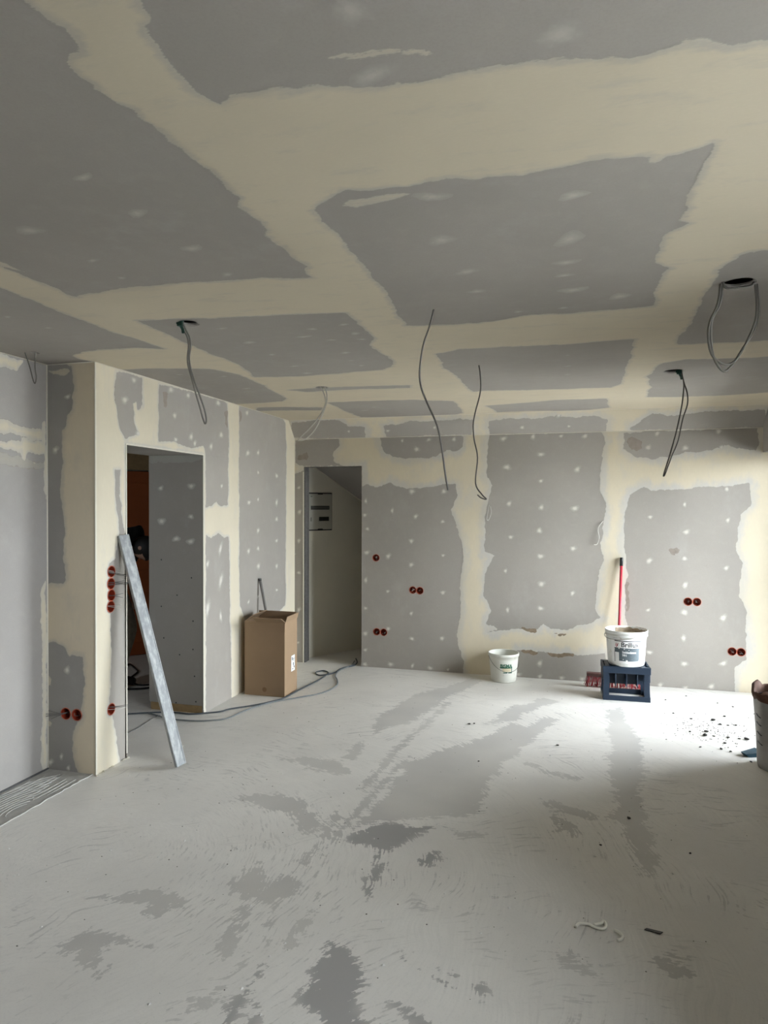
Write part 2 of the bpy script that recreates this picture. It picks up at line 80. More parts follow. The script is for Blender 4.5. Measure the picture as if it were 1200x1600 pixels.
'cordB': [(-4.278,5.859),(-4.287,5.913),(-4.116,5.767),(-4.019,5.662),(-3.961,5.502),(-3.909,5.373),(-3.735,5.261),(-3.63,5.29),(-3.577,5.419)],
'joint': [(-2.954,3.721),(-3.016,4.123),(-3.018,4.25),(-3.046,4.488),(-3.035,4.556)],
'cables': {'c1':[(-2.962,3.136,2.483),(-2.927,3.146,2.4),(-2.912,3.15,2.339),(-2.9,3.153,2.31),(-2.892,3.155,2.346),(-2.899,3.153,2.404),(-2.896,3.154,2.476)],'c2':[(-1.762,2.807,2.483),(-1.747,2.811,2.456),(-1.728,2.816,2.417),(-1.721,2.818,2.375),(-1.726,2.817,2.323),(-1.724,2.818,2.285),(-1.712,2.821,2.237),(-1.692,2.826,2.162),(-1.67,2.832,2.084),(-1.65,2.838,2.013),(-1.641,2.84,2.025),(-1.648,2.838,2.07),(-1.67,2.832,2.138),(-1.699,2.824,2.219),(-1.714,2.82,2.279),(-1.718,2.819,2.324),(-1.712,2.821,2.372),(-1.718,2.819,2.417),(-1.737,2.814,2.456),(-1.755,2.809,2.483)],'c3a':[(-1.756,4.605,2.483),(-1.717,4.616,2.441),(-1.704,4.619,2.367),(-1.738,4.61,2.288),(-1.801,4.593,2.2),(-1.899,4.566,2.097)],'c3b':[(-1.717,4.615,2.483),(-1.693,4.622,2.413),(-1.715,4.616,2.311),(-1.774,4.6,2.181),(-1.843,4.581,2.107),(-1.899,4.566,2.095)],'c4':[(-0.565,2.911,2.483),(-0.587,2.905,2.418),(-0.616,2.897,2.324),(-0.63,2.894,2.217),(-0.624,2.895,2.146),(-0.598,2.902,2.075),(-0.557,2.913,1.98),(-0.537,2.919,1.885),(-0.52,2.923,1.759),(-0.509,2.926,1.695)],'c5':[(-0.536,4.136,2.483),(-0.523,4.14,2.418),(-0.523,4.14,2.319),(-0.551,4.133,2.202),(-0.564,4.129,2.119),(-0.558,4.131,2.03),(-0.538,4.136,1.92),(-0.549,4.133,1.764),(-0.513,4.143,1.697),(-0.485,4.151,1.666),(-0.516,4.142,1.674),(-0.538,4.136,1.693)],'c6':[(0.671,4.617,2.483),(0.686,4.621,2.454),(0.698,4.624,2.418),(0.699,4.624,2.357),(0.688,4.621,2.256),(0.669,4.616,2.155),(0.646,4.61,2.054),(0.612,4.601,1.928),(0.581,4.592,1.827),(0.589,4.594,1.827),(0.627,4.605,1.933),(0.666,4.615,2.034),(0.685,4.621,2.127),(0.698,4.624,2.188),(0.723,4.631,2.269),(0.722,4.631,2.337),(0.702,4.625,2.402),(0.69,4.622,2.454),(0.678,4.619,2.483)],'c7a':[(0.563,2.859,2.483),(0.552,2.856,2.409),(0.522,2.848,2.335),(0.518,2.846,2.265),(0.537,2.852,2.202),(0.583,2.864,2.174),(0.621,2.874,2.192),(0.663,2.886,2.266),(0.693,2.894,2.348),(0.695,2.895,2.431),(0.683,2.891,2.495)],'c7b':[(0.573,2.861,2.483),(0.56,2.858,2.409),(0.531,2.85,2.347),(0.527,2.849,2.293),(0.535,2.851,2.21),(0.569,2.86,2.151),(0.6,2.869,2.163),(0.647,2.882,2.237),(0.689,2.893,2.306),(0.705,2.897,2.376),(0.699,2.896,2.458),(0.69,2.893,2.5)],'c7c':[(0.559,2.834,2.483),(0.573,2.838,2.463),(0.621,2.851,2.462),(0.674,2.866,2.473),(0.686,2.869,2.49)]},
'holes': {'h1':(-2.901,3.152),'h2':(-1.729,2.827),'h3':(-1.734,4.625),'h6':(0.643,4.631),'h7':(0.625,2.86)},
'sock_left': [(3.588,1.213),(3.584,1.138),(3.587,1.066),(3.581,0.996),(3.584,0.358)],
'sock_col': [(-2.949,0.354),(-2.87,0.353)],
'sock_back': [(-1.856,1.1),(-1.478,0.79),(-1.407,0.786),(-1.848,0.359),(-1.775,0.357),(1.029,0.775),(1.102,0.775),(1.388,0.352),(1.459,0.35)],
'wire1': [(-0.724,1.637),(-0.709,1.558),(-0.733,1.49),(-0.751,1.496),(-0.739,1.582),(-0.727,1.631)],
'wire2': [(0.316,1.498),(0.272,1.439),(0.263,1.398),(0.272,1.333),(0.256,1.274),(0.227,1.268)],
}

# ------------------------------------------------------------------ material helpers
def new_mat(name):
    m = bpy.data.materials.new(name); m.use_nodes = True
    nt = m.node_tree; b = nt.nodes['Principled BSDF']
    return m, nt, b
def N(nt, typ, **kw):
    n = nt.nodes.new(typ)
    for k, v in kw.items():
        if k.startswith('i_'):
            key = k[2:]
            n.inputs[int(key) if key.isdigit() else key].default_value = v
        else: setattr(n, k, v)
    return n
def math_node(nt, op, a, b=None, c=None, clamp=False):
    n = nt.nodes.new('ShaderNodeMath'); n.operation = op; n.use_clamp = clamp
    for i, v in enumerate((a, b, c)):
        if v is None: continue
        if isinstance(v, (int, float)): n.inputs[i].default_value = v
        else: nt.links.new(v, n.inputs[i])
    return n.outputs[0]
def mixc(nt, f, a, b):
    n = nt.nodes.new('ShaderNodeMix'); n.data_type = 'RGBA'
    if isinstance(f, (int, float)): n.inputs[0].default_value = f
    else: nt.links.new(f, n.inputs[0])
    for s, v in ((6, a), (7, b)):
        if isinstance(v, tuple): n.inputs[s].default_value = (*v, 1)
        else: nt.links.new(v, n.inputs[s])
    return n.outputs[2]
def noise(nt, scale, detail=4, rough=0.55, vec=None, dim='3D'):
    n = nt.nodes.new('ShaderNodeTexNoise'); n.noise_dimensions = dim
    n.inputs['Scale'].default_value = scale; n.inputs['Detail'].default_value = detail; n.inputs['Roughness'].default_value = rough
    if vec is not None: nt.links.new(vec, n.inputs['Vector'])
    return n.outputs['Fac']
def ramp(nt, v, a, b):
    n = nt.nodes.new('ShaderNodeMapRange'); n.interpolation_type = 'SMOOTHSTEP'
    nt.links.new(v, n.inputs[0]); n.inputs[1].default_value = a; n.inputs[2].default_value = b
    return n.outputs[0]
def geo_pos(nt):
    return nt.nodes.new('ShaderNodeNewGeometry').outputs['Position']
def scaled(nt, vec, s):
    n = nt.nodes.new('ShaderNodeVectorMath'); n.operation = 'MULTIPLY'; nt.links.new(vec, n.inputs[0]); n.inputs[1].default_value = s
    return n.outputs[0]
def bump(nt, b, h, strength, dist):
    n = nt.nodes.new('ShaderNodeBump'); n.inputs['Strength'].default_value = strength; n.inputs['Distance'].default_value = dist
    nt.links.new(h, n.inputs['Height']); nt.links.new(n.outputs[0], b.inputs['Normal'])
MATS = {}
def simple(name, col, rough=0.6, metal=0.0, var=0.12, scale=12.0, spec=0.4, bump_s=0.0):
    """plain coloured material with a little procedural variation"""
    if name in MATS: return MATS[name]
    m, nt, b = new_mat(name); v = geo_pos(nt)
    f = noise(nt, scale, 4, 0.6, v)
    d = tuple(max(0, c * (1 - var)) for c in col); l = tuple(min(1, c * (1 + var)) for c in col)
    nt.links.new(mixc(nt, f, d, l), b.inputs['Base Color'])
    b.inputs['Roughness'].default_value = rough; b.inputs['Metallic'].default_value = metal
    b.inputs['Specular IOR Level'].default_value = spec
    if bump_s: bump(nt, b, noise(nt, scale * 8, 3, 0.6, v), bump_s, 0.002)
    MATS[name] = m
    return m

BOARD = (0.345, 0.321, 0.290)
def mat_board(name, col=BOARD):
    m, nt, b = new_mat(name); v = geo_pos(nt)
    big = noise(nt, 1.3, 3, 0.5, v); mid = noise(nt, 14, 4, 0.6, v); fine = noise(nt, 160, 2, 0.7, v)
    c = mixc(nt, ramp(nt, big, 0.3, 0.7), tuple(x * 0.94 for x in col), tuple(x * 1.05 for x in col))
    c = mixc(nt, math_node(nt, 'MULTIPLY', ramp(nt, mid, 0.45, 0.8), 0.22), c, tuple(x * 1.22 for x in col))
    c = mixc(nt, math_node(nt, 'MULTIPLY', ramp(nt, fine, 0.35, 0.75), 0.25), c, tuple(x * 0.84 for x in col))
    dirt = ramp(nt, noise(nt, 5.0, 5, 0.65, v), 0.68, 0.86)
    c = mixc(nt, math_node(nt, 'MULTIPLY', dirt, 0.35), c, (0.20, 0.17, 0.14))
    haze = ramp(nt, noise(nt, 3.2, 5, 0.65, scaled(nt, v, (1, 1, 0.6))), 0.55, 0.75)
    c = mixc(nt, math_node(nt, 'MULTIPLY', haze, 0.22), c, (0.46, 0.45, 0.43))
    nt.links.new(c, b.inputs['Base Color']); b.inputs['Roughness'].default_value = 0.85
    b.inputs['Specular IOR Level'].default_value = 0.25
    bump(nt, b, fine, 0.12, 0.0006)
    return m
M_BOARD = mat_board('plasterboard_paper')
def mat_filler(name, thick=(0.60, 0.54, 0.405), thin=(0.46, 0.44, 0.395), edge=0.05, stroke=(1, 1, 1)):
    """joint filler: creamy where it lies thick, greyer where it feathers out"""
    m, nt, b = new_mat(name); v = geo_pos(nt)
    a = nt.nodes.new('ShaderNodeAttribute'); a.attribute_name = 'cov'
    sv = scaled(nt, v, stroke)
    n1 = noise(nt, 9, 5, 0.65, sv); n2 = noise(nt, 60, 3, 0.6, sv); n3 = noise(nt, 2.2, 3, 0.5, v)
    t = math_node(nt, 'ADD', a.outputs['Fac'], math_node(nt, 'MULTIPLY', math_node(nt, 'SUBTRACT', n1, 0.5), edge * 2.2))
    f = ramp(nt, t, 0.004, edge)
    c = mixc(nt, f, thin, thick)
    c = mixc(nt, math_node(nt, 'MULTIPLY', ramp(nt, n2, 0.4, 0.8), 0.16), c, tuple(min(1, x * 1.18) for x in thick))
    c = mixc(nt, math_node(nt, 'MULTIPLY', ramp(nt, n3, 0.4, 0.7), 0.35), c, tuple(x * 0.88 for x in thick))
    n4 = noise(nt, 4.5, 5, 0.7, sv)
    c = mixc(nt, math_node(nt, 'MULTIPLY', ramp(nt, n4, 0.52, 0.72), 0.45), c, thin)
    fe = ramp(nt, math_node(nt, 'ADD', a.outputs['Fac'], math_node(nt, 'MULTIPLY', math_node(nt, 'SUBTRACT', n2, 0.5), 0.016)), 0.0005, 0.005)
    c = mixc(nt, fe, BOARD, c)
    nt.links.new(c, b.inputs['Base Color']); b.inputs['Roughness'].default_value = 0.8
    b.inputs['Specular IOR Level'].default_value = 0.25
    bump(nt, b, math_node(nt, 'ADD', n1, math_node(nt, 'MULTIPLY', n2, 0.4)), 0.16, 0.002)
    return m
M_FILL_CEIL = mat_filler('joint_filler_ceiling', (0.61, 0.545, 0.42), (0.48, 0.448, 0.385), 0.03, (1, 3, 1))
M_FILL_WALL = mat_filler('joint_filler_wall', (0.66, 0.59, 0.45), (0.55, 0.53, 0.49), 0.09, (1, 1, 0.45))
M_FILL_SIDE = mat_filler('joint_filler_side', (0.68, 0.62, 0.49), (0.57, 0.545, 0.49), 0.03, (1, 1, 0.4))
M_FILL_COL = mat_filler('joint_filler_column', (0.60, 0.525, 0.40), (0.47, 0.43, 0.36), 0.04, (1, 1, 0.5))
def mat_dab(name, col):
    m, nt, b = new_mat(name); v = geo_pos(nt)
    a = nt.nodes.new('ShaderNodeAttribute'); a.attribute_name = 'cov'
    n = noise(nt, 70, 3, 0.6, v)
    t = math_node(nt, 'ADD', a.outputs['Fac'], math_node(nt, 'MULTIPLY', math_node(nt, 'SUBTRACT', n, 0.5), 0.7))
    c = mixc(nt, ramp(nt, t, 0.0, 1.05), BOARD, col)
    nt.links.new(c, b.inputs['Base Color']); b.inputs['Roughness'].default_value = 0.8
    return m
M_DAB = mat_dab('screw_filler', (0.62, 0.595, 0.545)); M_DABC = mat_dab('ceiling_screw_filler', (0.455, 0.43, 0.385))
M_TEAR = simple('torn_board_paper', (0.24, 0.185, 0.13), 0.9, var=0.5, scale=30)
M_SMUDGE = simple('brown_smudge', (0.265, 0.232, 0.20), 0.9, var=0.3, scale=30)
M_CORE = simple('raw_wall_core', (0.40, 0.38, 0.35), 0.9, var=0.15, scale=6)
M_DARKCORE = simple('cavity_insulation', (0.10, 0.09, 0.08), 0.95, var=0.3, scale=20)
M_WHITEWALL = simple('white_plaster', (0.62, 0.60, 0.54), 0.85, var=0.06, scale=3)
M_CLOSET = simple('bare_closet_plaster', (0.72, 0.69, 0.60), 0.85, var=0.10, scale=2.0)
M_BEAD = simple('corner_bead', (0.70, 0.67, 0.58), 0.7, var=0.06, scale=25)

def mat_floor():
    m, nt, b = new_mat('dusty_screed'); v = geo_pos(nt)
    a = nt.nodes.new('ShaderNodeAttribute'); a.attribute_name = 'bare'
    sep = nt.nodes.new('ShaderNodeSeparateXYZ'); nt.links.new(v, sep.inputs[0])
    dx = math_node(nt, 'SUBTRACT', sep.outputs[0], 0.3); dy = math_node(nt, 'SUBTRACT', sep.outputs[1], 1.0)
    wob = math_node(nt, 'MULTIPLY', noise(nt, 1.5, 2, 0.5, v), 0.5)
    r = math_node(nt, 'ADD', math_node(nt, 'SQRT', math_node(nt, 'ADD', math_node(nt, 'MULTIPLY', dx, dx), math_node(nt, 'MULTIPLY', dy, dy))), wob)
    th = math_node(nt, 'ARCTAN2', dy, dx)
    comb = nt.nodes.new('ShaderNodeCombineXYZ')
    nt.links.new(math_node(nt, 'MULTIPLY', r, 62), comb.inputs[0]); nt.links.new(math_node(nt, 'MULTIPLY', th, 11), comb.inputs[1])
    st = noise(nt, 1.0, 4, 0.62, comb.outputs[0])
    # second sweep of the squeegee, about another standing point
    ex = math_node(nt, 'SUBTRACT', sep.outputs[0], -2.2); ey = math_node(nt, 'SUBTRACT', sep.outputs[1], 2.6)
    r2 = math_node(nt, 'ADD', math_node(nt, 'SQRT', math_node(nt, 'ADD', math_node(nt, 'MULTIPLY', ex, ex), math_node(nt, 'MULTIPLY', ey, ey))), math_node(nt, 'MULTIPLY', wob, 0.6))
    comb2 = nt.nodes.new('ShaderNodeCombineXYZ')
    nt.links.new(math_node(nt, 'MULTIPLY', r2, 75), comb2.inputs[0]); nt.links.new(math_node(nt, 'MULTIPLY', math_node(nt, 'ARCTAN2', ey, ex), 9), comb2.inputs[1])
    st2 = noise(nt, 1.0, 4, 0.62, comb2.outputs[0])
    n1 = noise(nt, 24, 5, 0.68, v); n2 = noise(nt, 2.2, 4, 0.55, v); n3 = noise(nt, 120, 2, 0.6, v); n5 = noise(nt, 5.5, 5, 0.6, v)
    sel = ramp(nt, noise(nt, 0.9, 2, 0.5, v), 0.42, 0.56)
    sm = nt.nodes.new('ShaderNodeMix'); nt.links.new(sel, sm.inputs[0]); nt.links.new(st, sm.inputs[2]); nt.links.new(st2, sm.inputs[3]); st_m = sm.outputs[0]
    t = math_node(nt, 'ADD', a.outputs['Fac'], math_node(nt, 'MULTIPLY', math_node(nt, 'SUBTRACT', st_m, 0.5), 0.19))
    t = math_node(nt, 'ADD', t, math_node(nt, 'MULTIPLY', math_node(nt, 'SUBTRACT', n1, 0.5), 0.16))
    t = math_node(nt, 'ADD', t, math_node(nt, 'MULTIPLY', math_node(nt, 'SUBTRACT', n5, 0.5), 0.16))
    bare = ramp(nt, t, -0.004, 0.007)
    # scraped streaks away from the large bare patches
    zone = ramp(nt, noise(nt, 1.4, 3, 0.55, v), 0.40, 0.56)
    sk = math_node(nt, 'MULTIPLY', ramp(nt, math_node(nt, 'ADD', st_m, math_node(nt, 'MULTIPLY', n1, 0.28)), 0.705, 0.755), zone)
    zone2 = ramp(nt, noise(nt, 2.1, 3, 0.55, scaled(nt, v, (1.0, 1.0, 1.3))), 0.50, 0.64)
    sk2 = math_node(nt, 'MULTIPLY', ramp(nt, math_node(nt, 'ADD', st, math_node(nt, 'MULTIPLY', n5, 0.3)), 0.735, 0.775), zone2)
    sk = math_node(nt, 'MAXIMUM', sk, math_node(nt, 'MULTIPLY', sk2, 0.7))
    bare = math_node(nt, 'MAXIMUM', math_node(nt, 'MULTIPLY', bare, 0.85), math_node(nt, 'MULTIPLY', sk, 0.72), clamp=True)
    wash = math_node(nt, 'MULTIPLY', ramp(nt, math_node(nt, 'ADD', math_node(nt, 'MULTIPLY', st2, 0.6), math_node(nt, 'MULTIPLY', n2, 0.4)), 0.46, 0.60), 0.15)
    bare = math_node(nt, 'MAXIMUM', bare, wash)
    light = mixc(nt, ramp(nt, n2, 0.3, 0.7), (0.68, 0.66, 0.625), (0.76, 0.74, 0.70))
    light = mixc(nt, math_node(nt, 'MULTIPLY', ramp(nt, n1, 0.5, 0.8), 0.22), light, (0.59, 0.575, 0.545))
    light = mixc(nt, math_node(nt, 'MULTIPLY', ramp(nt, n5, 0.5, 0.72), 0.25), light, (0.62, 0.60, 0.565))
    dark = mixc(nt, ramp(nt, noise(nt, 1.6, 3, 0.5, v), 0.35, 0.65), (0.46, 0.448, 0.43), (0.54, 0.525, 0.495))
    ad = nt.nodes.new('ShaderNodeAttribute'); ad.attribute_name = 'dark'
    dark = mixc(nt, ramp(nt, ad.outputs['Fac'], -0.05, 0.03), dark, (0.285, 0.28, 0.275))
    c = mixc(nt, bare, light, dark)
    c = mixc(nt, math_node(nt, 'MULTIPLY', ramp(nt, n3, 0.5, 0.8), 0.14), c, (0.30, 0.29, 0.28))
    nt.links.new(c, b.inputs['Base Color'])
    b.inputs['Roughness'].default_value = 0.52; b.inputs['Specular IOR Level'].default_value = 0.45
    hgt = math_node(nt, 'SUBTRACT', math_node(nt, 'MULTIPLY', n3, 0.15), bare)
    bump(nt, b, hgt, 0.25, 0.0015)
    return m
M_FLOOR = mat_floor()

# ------------------------------------------------------------------ object helpers
def tag(o, label=None, cat=None, group=None, kind=None):
    if label: o['label'] = label
    if cat: o['category'] = cat
    if group: o['group'] = group
    if kind: o['kind'] = kind
    return o
def link_mesh(name, me, mat=None, parent=None):
    o = bpy.data.objects.new(name, me); COL.objects.link(o)
    if mat is not None and not me.materials: me.materials.append(mat)
    if parent is not None: o.parent = parent
    return o
def empty(name, loc=(0, 0, 0), rz=0.0, label=None, cat=None, group=None):
    o = bpy.data.objects.new(name, None); COL.objects.link(o); o.location = loc; o.rotation_euler = (0, 0, rz)
    o.empty_display_size = 0.05
    return tag(o, label, cat, group)
class MB:
    """collects shapes into one mesh"""
    def __init__(s): s.v = []; s.f = []; s.sm = []
    def add(s, vs, fs, smooth=False):
        k = len(s.v); s.v.extend([tuple(x) for x in vs]); s.f.extend([tuple(i + k for i in f) for f in fs]); s.sm.extend([smooth] * len(fs)); return s
    def box(s, a, b, m=None):
        x0, y0, z0 = a; x1, y1, z1 = b
        vs = [Vector(c) for c in ((x0,y0,z0),(x1,y0,z0),(x1,y1,z0),(x0,y1,z0),(x0,y0,z1),(x1,y0,z1),(x1,y1,z1),(x0,y1,z1))]
        if m is not None: vs = [m @ c for c in vs]
        return s.add(vs, [(0,3,2,1),(4,5,6,7),(0,1,5,4),(1,2,6,5),(2,3,7,6),(3,0,4,7)])
    def bar(s, p, q, w, d, up=(0, 0, 1)):
        """rectangular bar from p to q, w across, d along the normal"""
        p = Vector(p); q = Vector(q); t = (q - p).normalized(); u = Vector(up)
        n = u - t * u.dot(t); n.normalize(); bnm = t.cross(n)
        vs = []
        for e in (p, q):
            for a, c in ((-1,-1),(1,-1),(1,1),(-1,1)): vs.append(e + bnm * (a * w / 2) + n * (c * d / 2))
        return s.add(vs, [(0,3,2,1),(4,5,6,7),(0,1,5,4),(1,2,6,5),(2,3,7,6),(3,0,4,7)])
    def tube(s, pts, r, n=8, cap=True, r1=None, closed=False):
        P = [Vector(q) for q in pts]; k = len(P); rings = []
        T = []
        for i in range(k):
            a = P[i - 1] if (i > 0 or closed) else P[i]; b = P[(i + 1) % k] if (i < k - 1 or closed) else P[i]
            d = (b - a); T.append(d.normalized() if d.length > 1e-9 else Vector((0, 0, 1)))
        nrm = T[0].orthogonal().normalized()
        for i in range(k):
            nrm = nrm - T[i] * nrm.dot(T[i])
            if nrm.length < 1e-6: nrm = T[i].orthogonal()
            nrm.normalize(); bn = T[i].cross(nrm)
            rr = r if r1 is None else r + (r1 - r) * i / (k - 1)
            rings.append([P[i] + (nrm * math.cos(2 * PI * j / n) + bn * math.sin(2 * PI * j / n)) * rr for j in range(n)])
        vs = [x for rg in rings for x in rg]; fs = []
        for i in range(k if closed else k - 1):
            i2 = (i + 1) % k
            for j in range(n):
                fs.append((i * n + j, i * n + (j + 1) % n, i2 * n + (j + 1) % n, i2 * n + j))
        if cap and not closed: fs += [tuple(range(n - 1, -1, -1)), tuple((k - 1) * n + j for j in range(n))]
        return s.add(vs, fs, True)
    def lathe(s, prof, n=32, c=(0, 0, 0), smooth=True):
        vs = []; fs = []
        for r, z in prof:
            for j in range(n): vs.append((c[0] + r * math.cos(2 * PI * j / n), c[1] + r * math.sin(2 * PI * j / n), c[2] + z))
        for i in range(len(prof) - 1):
            for j in range(n): fs.append((i * n + j, i * n + (j + 1) % n, (i + 1) * n + (j + 1) % n, (i + 1) * n + j))
        return s.add(vs, fs, smooth)
    def build(s, name, mat=None, parent=None, label=None):
        me = bpy.data.meshes.new(name); me.from_pydata(s.v, [], s.f); me.update()
        if any(s.sm): me.polygons.foreach_set('use_smooth', s.sm)
        o = link_mesh(name, me, mat, parent)
        if label: o['label'] = label
        return o
def bevel(o, w, seg=2):
    m = o.modifiers.new('bevel', 'BEVEL'); m.width = w; m.segments = seg; m.limit_method = 'ANGLE'
    return o
def spline(pts, per=6):
    P = [Vector(q) for q in pts]; out = []
    for i in range(len(P) - 1):
        p0 = P[i - 1] if i else P[i] * 2 - P[i + 1]; p1 = P[i]; p2 = P[i + 1]; p3 = P[i + 2] if i + 2 < len(P) else P[i + 1] * 2 - P[i]
        for k in range(per):
            t = k / per
            out.append(0.5 * ((2 * p1) + (p2 - p0) * t + (2 * p0 - 5 * p1 + 4 * p2 - p3) * t * t + (3 * p1 - p0 - 3 * p2 + p3) * t * t * t))
    out.append(P[-1]); return out

# ------------------------------------------------------------------ planes: (u, v, w) -> world, w = height above the visible face
def pl_ceil(u, v, w): return (u, v, H - w)
def pl_floor(u, v, w): return (u, v, w)
def pl_back(u, v, w): return (u, YB - w, v)
def pl_left(u, v, w): return (XL + w, u, v)
def pl_recess(u, v, w): return (XR0 + w, u, v)
def pl_col(u, v, w): return (u, YC - w, v)
def pl_jamb(u, v, w): return (u, DY1 - w, v)
CH0 = (YB, 2.304); CH1 = (6.33, H); CHL = math.hypot(CH1[0] - CH0[0], CH1[1] - CH0[1]); CHD = ((CH1[0] - CH0[0]) / CHL, (CH1[1] - CH0[1]) / CHL)
def pl_cham(u, v, w): return (u, CH0[0] + CHD[0] * v - CHD[1] * w, CH0[1] + CHD[1] * v + CHD[0] * w)

# ------------------------------------------------------------------ 2-D noise and distance fields (numpy)
def vnoise(u, v, freq, seed):
    rng = np.random.RandomState(seed); T = rng.rand(64, 64)
    x = u * freq + 1000; y = v * freq + 1000
    xi = np.floor(x).astype(int); yi = np.floor(y).astype(int); fx = x - xi; fy = y - yi
    fx = fx * fx * (3 - 2 * fx); fy = fy * fy * (3 - 2 * fy)
    a = T[xi % 64, yi % 64]; b = T[(xi + 1) % 64, yi % 64]; c = T[xi % 64, (yi + 1) % 64]; d = T[(xi + 1) % 64, (yi + 1) % 64]
    return (a * (1 - fx) + b * fx) * (1 - fy) + (c * (1 - fx) + d * fx) * fy - 0.5
def poly_sdf(u, v, poly, far=0.3):
    """signed distance, positive outside; evaluated only near the polygon"""
    P = np.array(poly); out = np.full(u.shape, far)
    lo = P.min(0) - far; hi = P.max(0) + far
    m = (u > lo[0]) & (u < hi[0]) & (v > lo[1]) & (v < hi[1])
    if not m.any(): return out
    x = u[m]; y = v[m]; d2 = np.full(x.shape, 1e9); ins = np.zeros(x.shape, bool)
    for i in range(len(P)):
        a = P[i]; b = P[(i + 1) % len(P)]; e = b - a; L = e @ e
        t = np.clip(((x - a[0]) * e[0] + (y - a[1]) * e[1]) / max(L, 1e-12), 0, 1)
        d2 = np.minimum(d2, (x - a[0] - t * e[0]) ** 2 + (y - a[1] - t * e[1]) ** 2)
        cr = (a[1] > y) != (b[1] > y)
        if cr.any():
            xs = a[0] + (y - a[1]) / (b[1] - a[1] if b[1] != a[1] else 1e-12) * e[0]
            ins ^= cr & (x < xs)
    d = np.sqrt(d2); d = np.where(ins, -d, np.minimum(d, far)); out[m] = d
    return out
_CASES = {1: ['a ab da'], 2: ['b bc ab'], 3: ['a b bc da'], 4: ['c cd bc'], 5: ['a ab da', 'c cd bc'], 6: ['b c cd ab'], 7: ['a b c cd da'],
          8: ['d da cd'], 9: ['a ab cd d'], 10: ['b bc ab', 'd da cd'], 11: ['a b bc cd d'], 12: ['c d da bc'], 13: ['a ab bc c d'], 14: ['b c d da ab'], 15: ['a b c d']}
def coat(name, plane, rect, step, mat, parent, grey=(), fill=(), voids=(), holes=(), start=1.0, warp=0.012, seed=1, lift=0.0012):
    """a thin coat with ragged outline: everything (start > 0) or nothing, minus grey, plus fill, minus sharp voids and round holes"""
    u0, u1, v0, v1 = rect; nu = int((u1 - u0) / step) + 2; nv = int((v1 - v0) / step) + 2
    U, V = np.meshgrid(np.linspace(u0, u1, nu), np.linspace(v0, v1, nv), indexing='ij')
    wu = U + warp * 2 * (vnoise(U, V, 9, seed) + 0.55 * vnoise(U, V, 24, seed + 1) + 0.45 * vnoise(U, V, 60, seed + 2))
    wv = V + warp * 2 * (vnoise(U, V, 9, seed + 3) + 0.55 * vnoise(U, V, 24, seed + 4) + 0.45 * vnoise(U, V, 60, seed + 5))
    f = np.full(U.shape, 0.3 if start > 0 else -0.3)
    for g in grey: f = np.minimum(f, poly_sdf(wu, wv, g))
    for g in fill: f = np.maximum(f, -poly_sdf(wu, wv, g))
    for (a, b, c, d) in voids:
        f = np.minimum(f, np.maximum(np.maximum(a - U, U - b), np.maximum(c - V, V - d)))
    for (a, b, r) in holes: f = np.minimum(f, np.hypot(U - a, V - b) - r)
    I = f > 0
    a, b, c, d = I[:-1, :-1], I[1:, :-1], I[1:, 1:], I[:-1, 1:]
    code = a * 1 + b * 2 + c * 4 + d * 8
    nC = nu * nv; nHE = (nu - 1) * nv                      # corner, u-edge and v-edge vertex numbering
    ii, jj = np.meshgrid(np.arange(nu - 1), np.arange(nv - 1), indexing='ij')
    idx = {'a': ii * nv + jj, 'b': (ii + 1) * nv + jj, 'c': (ii + 1) * nv + jj + 1, 'd': ii * nv + jj + 1,
           'ab': nC + ii * nv + jj, 'cd': nC + ii * nv + jj + 1, 'da': nC + nHE + ii * (nv - 1) + jj, 'bc': nC + nHE + (ii + 1) * (nv - 1) + jj}
    def crossing(A, B, fa, fb):
        t = np.where((fa > 0) != (fb > 0), fa / np.where(fa == fb, 1, fa - fb), 0.5); return A + (B - A) * t
    Uh = crossing(U[:-1], U[1:], f[:-1], f[1:]); Uv = (U[:, :-1]); Vv = crossing(V[:, :-1], V[:, 1:], f[:, :-1], f[:, 1:])
    AU = np.concatenate([U.ravel(), Uh.ravel(), Uv.ravel()]); AV = np.concatenate([V.ravel(), V[:-1].ravel(), Vv.ravel()])
    AF = np.concatenate([np.maximum(f, 0).ravel(), np.zeros(Uh.size), np.zeros(Vv.size)])
    loops = []; counts = []
    for k, polys in _CASES.items():
        m = code == k
        if not m.any(): continue
        for pol in polys:
            arr = np.stack([idx[t][m] for t in pol.split()], 1); loops.append(arr.ravel()); counts.append(np.full(len(arr), arr.shape[1]))
    loops = np.concatenate(loops); counts = np.concatenate(counts)
    used, inv = np.unique(loops, return_inverse=True)
    w = 0.0004 + lift * np.clip(AF[used] / 0.03, 0, 1)
    xyz = plane(AU[used], AV[used], w); n = len(used)
    co = np.empty((n, 3))
    for q in range(3): co[:, q] = xyz[q]
    me = bpy.data.meshes.new(name); me.vertices.add(n); me.vertices.foreach_set('co', co.ravel())
    me.loops.add(len(inv)); me.loops.foreach_set('vertex_index', inv.astype(np.int32))
    me.polygons.add(len(counts)); ls = np.concatenate([[0], np.cumsum(counts)[:-1]])
    me.polygons.foreach_set('loop_start', ls.astype(np.int32)); me.polygons.foreach_set('loop_total', counts.astype(np.int32))
    at = me.attributes.new('cov', 'FLOAT', 'POINT'); at.data.foreach_set('value', AF[used].astype(np.float32))
    me.update(calc_edges=True); me.validate()
    me.polygons.foreach_set('use_smooth', np.ones(len(me.polygons), bool))
    return link_mesh(name, me, mat, parent)

